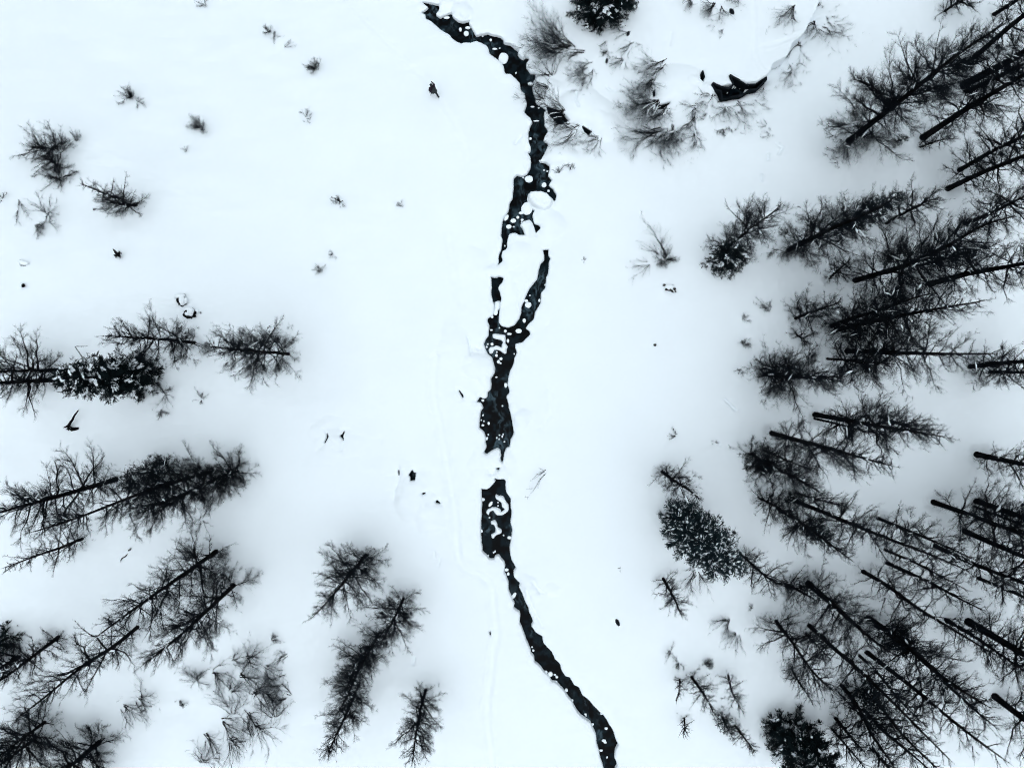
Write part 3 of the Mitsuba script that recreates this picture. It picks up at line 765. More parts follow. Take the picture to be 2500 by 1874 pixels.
def shrub(seed, root, L, aim=None, spread=180, el=38, stems=7, dense=1.0, snow=0, thick=1.0, name='shrub', sag=0.0):
    """bare stems from one root (photo pixel), fanning towards the photo direction aim (degrees, 0 = right, 90 = up)"""
    rng = np.random.default_rng(9000 + seed)
    if L < 1.25:
        stems, dense, thick = int(stems * 1.3) + 1, dense * 1.6, thick * 1.25
    g = ground_at(root[0], root[1])
    g[2] = snow_z(g[None, :2])[0] - 0.08
    k = key_of(name)
    az = np.radians((rng.uniform(0, 360, stems) if aim is None else aim + np.linspace(-spread / 2, spread / 2, stems) + rng.normal(0, spread * .08 + 3, stems)))
    e = np.radians(np.clip(rng.normal(el, 12, stems), 6, 84))
    d = np.c_[np.cos(az) * np.cos(e), np.sin(az) * np.cos(e), np.sin(e)]
    ln = L * rng.uniform(.55, 1.1, stems)
    q = np.linspace(0, 1, 6)
    bend = np.c_[rng.normal(0, .12, stems), rng.normal(0, .12, stems), rng.normal(0.05 - sag, .08, stems)]
    r_in = 0.06 * L
    B = g + np.c_[rng.normal(0, r_in, stems), rng.normal(0, r_in, stems), np.zeros(stems)][:, None] + ln[:, None, None] * (q[None, :, None] * d[:, None] + (q ** 2)[None, :, None] * bend[:, None])
    B[:, 1:-1] += rng.normal(0, .02, (stems, 4, 3)) * ln[:, None, None]
    BR = thick * (1.0 if L < 1.25 else 1.45) * (0.007 + 0.0075 * ln)[:, None] * (1 - q)[None] + 0.004
    for i in range(stems) if L > 1.6 else ():
        put('stem', tubes(B[i:i + 1], BR[i:i + 1], 5), 'bark_material', k)
    ln = ln * (1.0 if L < 1.25 else 1.22)
    B = B[:, :1] + (B - B[:, :1]) * (1.0 if L < 1.25 else 1.22)
    per = np.maximum((ln * 2.2 * dense + 2.0).astype(int), 3)
    C, CR, CL = sprout(rng, B, BR, ln, per, .15, 1, 30, .6, 4, (.0085 * thick, .006), .0055)
    per2 = np.maximum((CL * (4.5 if L < 1.25 else 2.6) * dense + 1.2).astype(int), 2)
    D, DR, DL = sprout(rng, C, CR, CL, per2, .1, 1, 32, .75, 2, (.0055 * thick, .003), .0025)
    tw = [tubes(C, CR), tubes(D, DR)]
    if L <= 1.6:
        tw.append(tubes(B, BR, 4))
    tag(put('twigs', join(tw), 'frosted_twig_material' if L >= 1.25 else 'twig_material', k), kind='stuff')
    if snow:
        m = B[rng.integers(0, stems, snow)][:, 1:5] + 0
        kk = put('branch_snow', lumps(rng, m, rng.uniform(.04, .10, snow)), 'snow_material', k, smooth=True)
        tag(kk, kind='stuff')
    return k


# ------------------------------------------------------------------ snow-capped stones in the stream
def blob(rng, n=3, rough=0.25):
    m = trimesh.creation.icosphere(subdivisions=n)
    v = np.array(m.vertices)
    s = rng.uniform(0, 50)
    v *= (1 + rough * (meshkit.fbm(v * 1.1 + s, 3, 3) - .5) * 2)[:, None]
    return v, np.array(m.faces)


def stone(u, v, a, b, seed, rot=0.0, up=1.0):
    """a stone at the photo pixel (u, v), its snow cap a by b pixels in half-width"""
    rng = np.random.default_rng(300 + seed)
    g = ground_at(u, v)
    zw = float(water_level(np.array(g[1])))
    p = at_z(u, v, zw + 0.1)
    ra, rb = a / 33.3, b / 33.3
    hh = min(0.10 + 0.42 * min(ra, rb), 0.75) * up
    k = key_of('snow_capped_stone')
    sub = 3 if max(ra, rb) > .45 else 2
    c, s = math.cos(math.radians(rot)), math.sin(math.radians(rot))
    M = np.array([[c, -s, 0], [s, c, 0], [0, 0, 1]])
    bv, bf = blob(rng, sub, .22)
    cap = bv.copy()
    low = cap[:, 2] < 0
    cap[low, 2] *= 0.45
    cap = (cap * [ra, rb, hh * .62]) @ M.T + [p[0], p[1], zw + hh * .42]
    rv, rf = blob(rng, max(sub - 1, 1), .35)
    rock = (rv * [ra * .80, rb * .80, hh * .34 + .10]) @ M.T + [p[0], p[1], zw + hh * .22 - .10]
    put('rock', (rock, rf), 'rock_material', k)
    put('snow_cap', (cap, bf), 'snow_material', k, smooth=True)
    return k, u, v, max(a, b)


def pillow(name, poly_px, h, seed):
    """a snow-covered rock shelf with the outline poly_px (photo pixels)"""
    g = ground_at(poly_px[:, 0].mean(), poly_px[:, 1].mean())
    zw = float(water_level(np.array(g[1])))
    P = wobble(at_z(poly_px[:, 0], poly_px[:, 1], zw + .15)[:, :2], 0.05, 0.10, 60 + seed)
    rng = np.random.default_rng(70 + seed)
    x0, y0, x1, y1 = P.bounds
    gr = jitter_grid(x0, x1, y0, y1, 0.07, rng)
    gr = gr[shapely.contains_xy(P.buffer(-.03), gr[:, 0], gr[:, 1])]
    ring = along(P.exterior, .06)[:-1]
    skirt = along(P.buffer(0.015).exterior, .06)[:-1]
    xy = np.vstack([gr, ring, skirt])
    d = shapely.distance(shapely.points(xy), P.exterior)
    t = np.clip(d / .28, 0, 1)
    z = zw + .04 + h * np.sqrt(1 - (1 - t) ** 2) * (0.8 + 0.5 * meshkit.fbm(np.c_[xy * 1.2, 0 * t], 3, seed))
    z[len(gr) + len(ring):] = zw - .2
    tri = Delaunay(xy).simplices
    cen = xy[tri].mean(1)
    tri = tri[shapely.contains_xy(P.buffer(0.02), cen[:, 0], cen[:, 1])]
    vv = np.c_[xy, z]
    e = np.cross(vv[tri[:, 1]] - vv[tri[:, 0]], vv[tri[:, 2]] - vv[tri[:, 0]])
    tri[e[:, 2] < 0] = tri[e[:, 2] < 0][:, ::-1]
    k = key_of(name)
    scene_k = put('snow_cover', (vv, tri), 'snow_material', k, smooth=60)
    core = sg.Polygon(P.exterior).buffer(-.10)
    cores = [c for c in getattr(core, 'geoms', [core]) if c.area > .02]
    rk = trimesh.util.concatenate([trimesh.creation.extrude_polygon(c.simplify(.05), .30, engine='earcut') for c in cores])
    rk.apply_translation([0, 0, zw - .22])
    put('rock', (np.array(rk.vertices), np.array(rk.faces)), 'rock_material', k)
    return k


NTH = ['first', 'second', 'third', 'fourth', 'fifth', 'sixth', 'seventh', 'eighth', 'ninth', 'tenth', 'eleventh', 'twelfth', 'thirteenth', 'fourteenth', 'fifteenth', 'sixteenth',
       'seventeenth', 'eighteenth', 'nineteenth', 'twentieth', '21st', '22nd', '23rd', '24th', '25th', '26th', '27th', '28th', '29th', '30th']


def stones_of(x0, y0, s, rows):
    return [(x0 + u * s, y0 + v * s, a * s, b * s) for u, v, a, b in rows]


STONES = (
    stones_of(1650, 0, .2039, [(880, 1025, 45, 16), (735, 1010, 12, 60), (695, 1030, 10, 40), (510, 1075, 22, 18), (585, 1070, 18, 20), (615, 1110, 14, 10), (770, 1060, 10, 8), (865, 1105, 55, 42)])
    + stones_of(1000, 0, S, [(1265, 795, 66, 78), (765, 455, 35, 38), (685, 400, 20, 28), (785, 375, 36, 22), (500, 240, 42, 20), (1630, 1130, 38, 25), (1095, 540, 18, 18), (1150, 660, 35, 14), (985, 490, 9, 9), (1215, 650, 12, 10), (1435, 985, 10, 16)])
    + stones_of(1150, 200, S, [(780, 1312, 55, 45), (985, 1390, 34, 33), (1045, 1470, 18, 18), (800, 765, 19, 19), (945, 1065, 30, 15), (985, 1190, 15, 9), (1030, 1205, 15, 9), (830, 335, 26, 12), (915, 350, 15, 9), (880, 525, 38, 9), (705, 1290, 13, 11), (1000, 420, 14, 18)])
    + stones_of(1150, 450, S, [(750, 330, 70, 84), (675, 385, 30, 20), (478, 450, 23, 45), (570, 490, 38, 30), (630, 445, 20, 20), (690, 480, 20, 15), (508, 570, 35, 28), (683, 515, 10, 13), (455, 830, 10, 10), (575, 572, 14, 10), (1000, 1355, 12, 12), (795, 1498, 12, 8), (745, 1570, 25, 20), (770, 1625, 40, 38), (922, 1565, 15, 20)])
    + stones_of(1080, 700, S, [(1105, 455, 22, 28), (1030, 595, 42, 30), (670, 405, 18, 18), (660, 583, 18, 12), (850, 597, 20, 20), (905, 635, 32, 15), (885, 727, 17, 25), (670, 772, 20, 19), (612, 772, 13, 11), (598, 810, 13, 13), (730, 925, 20, 20), (790, 970, 22, 20), (757, 1010, 20, 24), (785, 1030, 14, 13), (728, 1218, 16, 10), (855, 1325, 22, 30), (970, 905, 9, 9), (735, 880, 13, 9), (770, 555, 10, 9), (720, 345, 26, 36)])
    + stones_of(1080, 950, S, [(545, 485, 19, 14), (625, 458, 17, 20), (598, 665, 15, 26), (620, 612, 10, 14), (770, 618, 8, 9), (820, 608, 8, 12), (808, 637, 11, 15), (765, 672, 9, 9), (837, 707, 9, 9), (733, 655, 10, 12), (547, 350, 8, 14), (525, 415, 10, 10), (810, 225, 12, 10), (560, 430, 7, 9), (545, 150, 20, 16)])
    + stones_of(1100, 1200, S, [(540, 165, 20, 40), (435, 105, 25, 20), (795, 620, 28, 20), (415, 530, 20, 22), (755, 1053, 27, 20), (778, 1108, 17, 22), (855, 1400, 22, 46), (508, 860, 11, 11), (600, 805, 10, 14), (715, 587, 9, 11), (640, 190, 9, 9), (640, 145, 9, 9), (580, 820, 10, 14), (525, 350, 8, 12)])
    + stones_of(1200, 1480, S, [(548, 545, 12, 12), (563, 592, 15, 14), (735, 890, 20, 26), (795, 910, 30, 34), (855, 920, 17, 12), (880, 950, 18, 18), (873, 1015, 14, 15), (1010, 1130, 20, 22), (985, 1150, 10, 10), (1090, 1268, 15, 15), (1268, 1452, 17, 10), (1275, 1470, 10, 10), (1485, 1445, 19, 15), (1365, 1590, 18, 18), (1548, 1645, 20, 17)])
    + stones_of(1250, 1640, 0.1411, [(1590, 1185, 36, 24), (1612, 1215, 26, 18), (1540, 1355, 28, 20), (1645, 1475, 12, 22)]))
made = []
for i, (u, v, a, b) in enumerate(STONES):
    made.append(stone(u, v, max(a, 1.9) * 1.08, max(b, 1.9) * 1.08, i, rot=-30 if b > a * 1.5 else 0))
STRETCH = [(0, 130, 'the uppermost stream stretch'), (130, 330, 'the stream bend beside shrubs'), (330, 560, 'the stream above the island'), (560, 800, 'the channels round the island'),
           (800, 960, 'the stream below the island'), (960, 1190, 'the wide middle pool'), (1190, 1360, 'the pool below the snow bridge'), (1360, 1600, 'the narrow lower stream'), (1600, 1730, 'the lower stream bend'), (1730, 1900, 'the last stretch at the bottom edge')]
for y0, y1, where in STRETCH:
    here = sorted([m for m in made if y0 <= m[2] < y1 and m[1] < 1700], key=lambda m: (m[2], m[1]))
    for j, (k, u, v, r) in enumerate(here):
        size = 'tiny' if r < 3 else 'small' if r < 5.5 else 'broad' if r > 11 else 'rounded'
        tag(k, f'{size} snow-capped stone in {where}, {NTH[j]} from top', 'stone', 'snow-capped stones in the stream')

for j, (k, u, v, r) in enumerate(sorted([m for m in made if m[1] > 1700], key=lambda m: m[1])):
    tag(k, f'snow-capped rock in the small upper right gully pool, {NTH[j]} from left', 'stone', 'snow-capped rocks in the gully pool')

FLOES = [
    ('boulder', A3((760, 170), (800, 110), (950, 100), (1040, 150), (1110, 220), (1090, 320), (1000, 385), (920, 370), (820, 310), (770, 240)), .95, 'large smooth snow-covered boulder above the long snow island'),
    ('snow_covered_shelf', A4((680, 640), (740, 630), (850, 640), (862, 690), (850, 760), (885, 800), (870, 840), (872, 900), (830, 905), (790, 870), (740, 850), (700, 850), (680, 900), (640, 905), (620, 850), (640, 810), (690, 805), (720, 785), (760, 800), (800, 820), (800, 780), (820, 750), (790, 720), (720, 710), (680, 690)), .2, 'ragged white ice shelf shaped like a hook just below the snow island'),
    ('snow_covered_shelf', A6((600, 45), (620, 30), (640, 55), (690, 45), (720, 70), (740, 120), (780, 190), (780, 260), (740, 300), (690, 325), (620, 320), (590, 290), (575, 255), (530, 280), (520, 325), (480, 285), (500, 240), (560, 215), (610, 210), (660, 225), (680, 250), (680, 280), (705, 260), (735, 245), (690, 200), (690, 150), (650, 120), (610, 95)), .2, 'curled white ice shelf in the pool below the snow bridge, the upper one'),
    ('snow_covered_shelf', A6((540, 400), (600, 375), (630, 430), (635, 480), (690, 520), (690, 560), (620, 585), (600, 600), (580, 640), (555, 635), (545, 580), (600, 540), (605, 490), (590, 450), (545, 440)), .2, 'narrow branching white ice shelf in the pool below the snow bridge, the lower one'),
    ('snow_covered_shelf', A4((700, 200), (770, 180), (780, 230), (775, 300), (745, 330), (750, 370), (690, 380), (698, 300)), .22, 'white snow plug across the left channel beside the island'),
]
for i, (nm, pl, h, lab) in enumerate(FLOES):
    tag(pillow(nm, pl, h, i), lab, 'boulder' if nm == 'boulder' else 'ice shelf')

# ------------------------------------------------------------------ dark linings added in the snow gaps for the shade under their lips
for nm, lab in (('tarn', 'dark undercut shade lining round the small pool in the upper right gully'), ('notch', 'small dark notch left of the upper right pool'),
                ('bank_gap', 'dark shaded gap under the big mound beside the upper stream'), ('bank_gap_b', 'smaller dark gap at the lower lip of the big mound'), ('boulder_gap', 'dark crevice along the lower edge of the buried boulder'),
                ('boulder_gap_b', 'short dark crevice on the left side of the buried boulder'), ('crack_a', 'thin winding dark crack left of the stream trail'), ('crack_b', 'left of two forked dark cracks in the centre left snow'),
                ('crack_c', 'right of two forked dark cracks in the centre left snow'), ('hole_a', 'slim dark hole left of the middle pool'), ('hole_b', 'star-shaped dark hole beside a winding crack'),
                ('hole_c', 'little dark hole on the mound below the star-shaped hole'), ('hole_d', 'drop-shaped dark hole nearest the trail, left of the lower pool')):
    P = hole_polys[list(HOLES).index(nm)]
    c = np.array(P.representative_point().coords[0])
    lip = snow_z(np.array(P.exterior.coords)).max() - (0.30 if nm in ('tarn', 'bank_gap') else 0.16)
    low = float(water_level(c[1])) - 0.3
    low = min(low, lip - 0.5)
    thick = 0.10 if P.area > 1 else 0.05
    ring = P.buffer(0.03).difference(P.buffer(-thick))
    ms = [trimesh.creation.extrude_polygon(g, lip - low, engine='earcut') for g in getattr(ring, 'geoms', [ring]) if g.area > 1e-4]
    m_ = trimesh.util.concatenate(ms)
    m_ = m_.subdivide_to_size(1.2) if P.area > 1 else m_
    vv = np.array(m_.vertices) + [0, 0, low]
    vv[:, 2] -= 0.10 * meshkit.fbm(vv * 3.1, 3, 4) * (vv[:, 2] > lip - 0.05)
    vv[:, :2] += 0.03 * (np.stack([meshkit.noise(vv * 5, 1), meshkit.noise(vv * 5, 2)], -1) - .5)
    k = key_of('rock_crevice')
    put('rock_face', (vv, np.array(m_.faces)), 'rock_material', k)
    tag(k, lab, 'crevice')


# ------------------------------------------------------------------ planting the trees
# what each bare tree is called: told apart by its foot's place among its neighbours
def look(r0, R, h):
    return ('tall ' if h > 11 else 'small ' if h < 6 else '') + ('thick-trunked ' if r0 > .2 else 'slender ' if r0 < .1 else '') + 'bare tree'


def plant(rows, where, by, group, start):
    idx = sorted(range(len(rows)), key=lambda i: by(rows[i][0][0]))
    rank = {i: j for j, i in enumerate(idx)}
    for i, (pts, r0, R, cs, sn, de) in enumerate(rows):
        k = bare_tree(start + i, pts, r0, R, cs, None, sn, de)
        A = trunk_axis(pts)
        tag(k, f'{look(r0, R, A[-1, 2] - A[0, 2])} {where.format(NTH[rank[i]])}', 'tree', group)


plant(CORNER, 'in upper right corner grove, {} foot from left', lambda p: p[0], 'bare trees of the right-hand wood', 0)
plant(UPPER_EDGE, 'in tangled right thicket, {} foot from left', lambda p: p[0], 'bare trees of the right-hand wood', 20)
plant(MIDDLE_EDGE, 'at mid right wood edge, {} foot from top', lambda p: p[1], 'bare trees of the right-hand wood', 40)
plant(FAR_RIGHT, 'along lower right frame edge, {} foot from top', lambda p: p[1] + .001 * p[0], 'bare trees of the right-hand wood', 60)
plant(LOWER, 'in lower right wood, {} foot from top', lambda p: p[1], 'bare trees of the right-hand wood', 80)
plant(CLEARING, 'on clearing right of stream, {} foot from top', lambda p: p[1], 'small bare trees on the clearing', 110)
LG = 'bare trees on the left bank'
for part, where, by in ((LEFT[:2], 'of upper left leaning pair, {} foot from left', lambda p: p[0]), (LEFT[2:5], 'in bushy clump at upper left edge, {} foot from top', lambda p: p[1]),
                        (LEFT[5:9], 'in mid left row, {} foot from left', lambda p: p[0]), (LEFT[9:14], 'in long group at lower mid left, {} foot from left', lambda p: p[0]),
                        (LEFT[14:22], 'in lower left corner, {} foot from left', lambda p: p[0]), (LEFT[22:], 'in line left of lower stream, {} foot from top', lambda p: p[1])):
    plant(part, where, by, LG, 130 + LEFT.index(part[0]))

# ------------------------------------------------------------------ evergreens
def ever(seed, pts, R, lab, **kw):
    k = conifer(seed, pts, R, **kw)
    tag(k, lab, 'tree', 'dark evergreen trees')


ever(1, [(1662, 1272), (1720, 1325), (1792, 1386)], 1.85, 'squat dark green spruce speckled all over with snow, right of the stream', snow=.17, speckle=True, n1=150, blunt=.32, fine=30, tone='pale_needle_material')
ever(2, [(1925, 1790), (1985, 1860), (2060, 1945)], 2.05, 'big black spruce at the bottom edge with snow on its left flank', snow=.16, n1=150, blunt=.5, fine=28)
ever(3, [(1470, 26), (1480, -18), (1492, -80)], 2.75, 'black spruce cut by the top edge, with a soft shadowed hollow below it', snow=.12, n1=150, blunt=.5, fine=28)
ever(4, [(352, 916), (300, 918), (240, 920), (150, 924)], 1.55, 'oval dark pine dabbed with snow at mid left, between bare trunks', snow=.2, n1=150, blunt=.28, name='pine_tree', fine=28)
ever(5, [(400, 1150), (360, 1162), (300, 1178)], 1.1, 'dark pine top standing among bare branches at lower mid left', snow=.22, n1=90, blunt=.35, name='pine_tree')
ever(6, [(1762, 640), (1778, 630), (1806, 606)], 1.3, 'young spruce under a snow-dusted bare tree at the right wood edge', snow=.26, n1=80, blunt=.5)
ever(7, [(18, 1556), (-10, 1572), (-50, 1596)], 1.0, 'small dark pine cut by the left edge near the lower left corner', snow=.15, n1=70, blunt=.4, name='pine_tree')
ever(8, [(1764, 1748), (1775, 1775), (1788, 1800)], .62, 'narrow little spruce on the lower clearing, touching a slender bare tree', snow=.10, n1=60, blunt=.5)
ever(9, [(1727, 1615), (1731, 1621), (1737, 1630)], .35, 'tiny lone seedling spruce above the clearing trees', snow=.05, n1=24, blunt=.6)
ever(10, [(2062, 548), (2120, 520), (2205, 478)], 1.05, 'narrow black spruce hidden in the tangled thicket on the right', snow=.04, n1=110, blunt=.5)
ever(11, [(1855, 1130), (1838, 1133), (1850, 1140)], .8, 'low dark spruce at the mid right wood edge beneath bare twigs', snow=.12, n1=50, blunt=.5)
ever(12, [(2338, 168), (2362, 158), (2388, 148)], .7, 'small black spruce between thick trunks in the upper right corner', snow=.04, n1=60, blunt=.5)
ever(13, [(2186, 344), (2200, 341), (2212, 338)], .5, 'low black spruce beside a thick trunk foot, upper right grove', snow=.0, n1=36, blunt=.5)
ever(14, [(1930, 1210), (1945, 1218), (1962, 1228)], .6, 'low dark spruce at the foot of the slanting trunks', snow=.10, n1=40, blunt=.5)
ever(15, [(1985, 1288), (2002, 1300), (2024, 1316)], .95, 'dark spruce with one snow lump inside the lower right wood', snow=.12, n1=60, blunt=.5)
ever(16, [(2190, 1560), (2215, 1578), (2240, 1596)], 1.0, 'black spruce squeezed between two thick lower right trunks', snow=.06, n1=70, blunt=.5)
ever(17, [(2105, 1680), (2125, 1700), (2150, 1730)], 1.0, 'black spruce crown among the lower right trunks near the bottom', snow=.05, n1=70, blunt=.5)

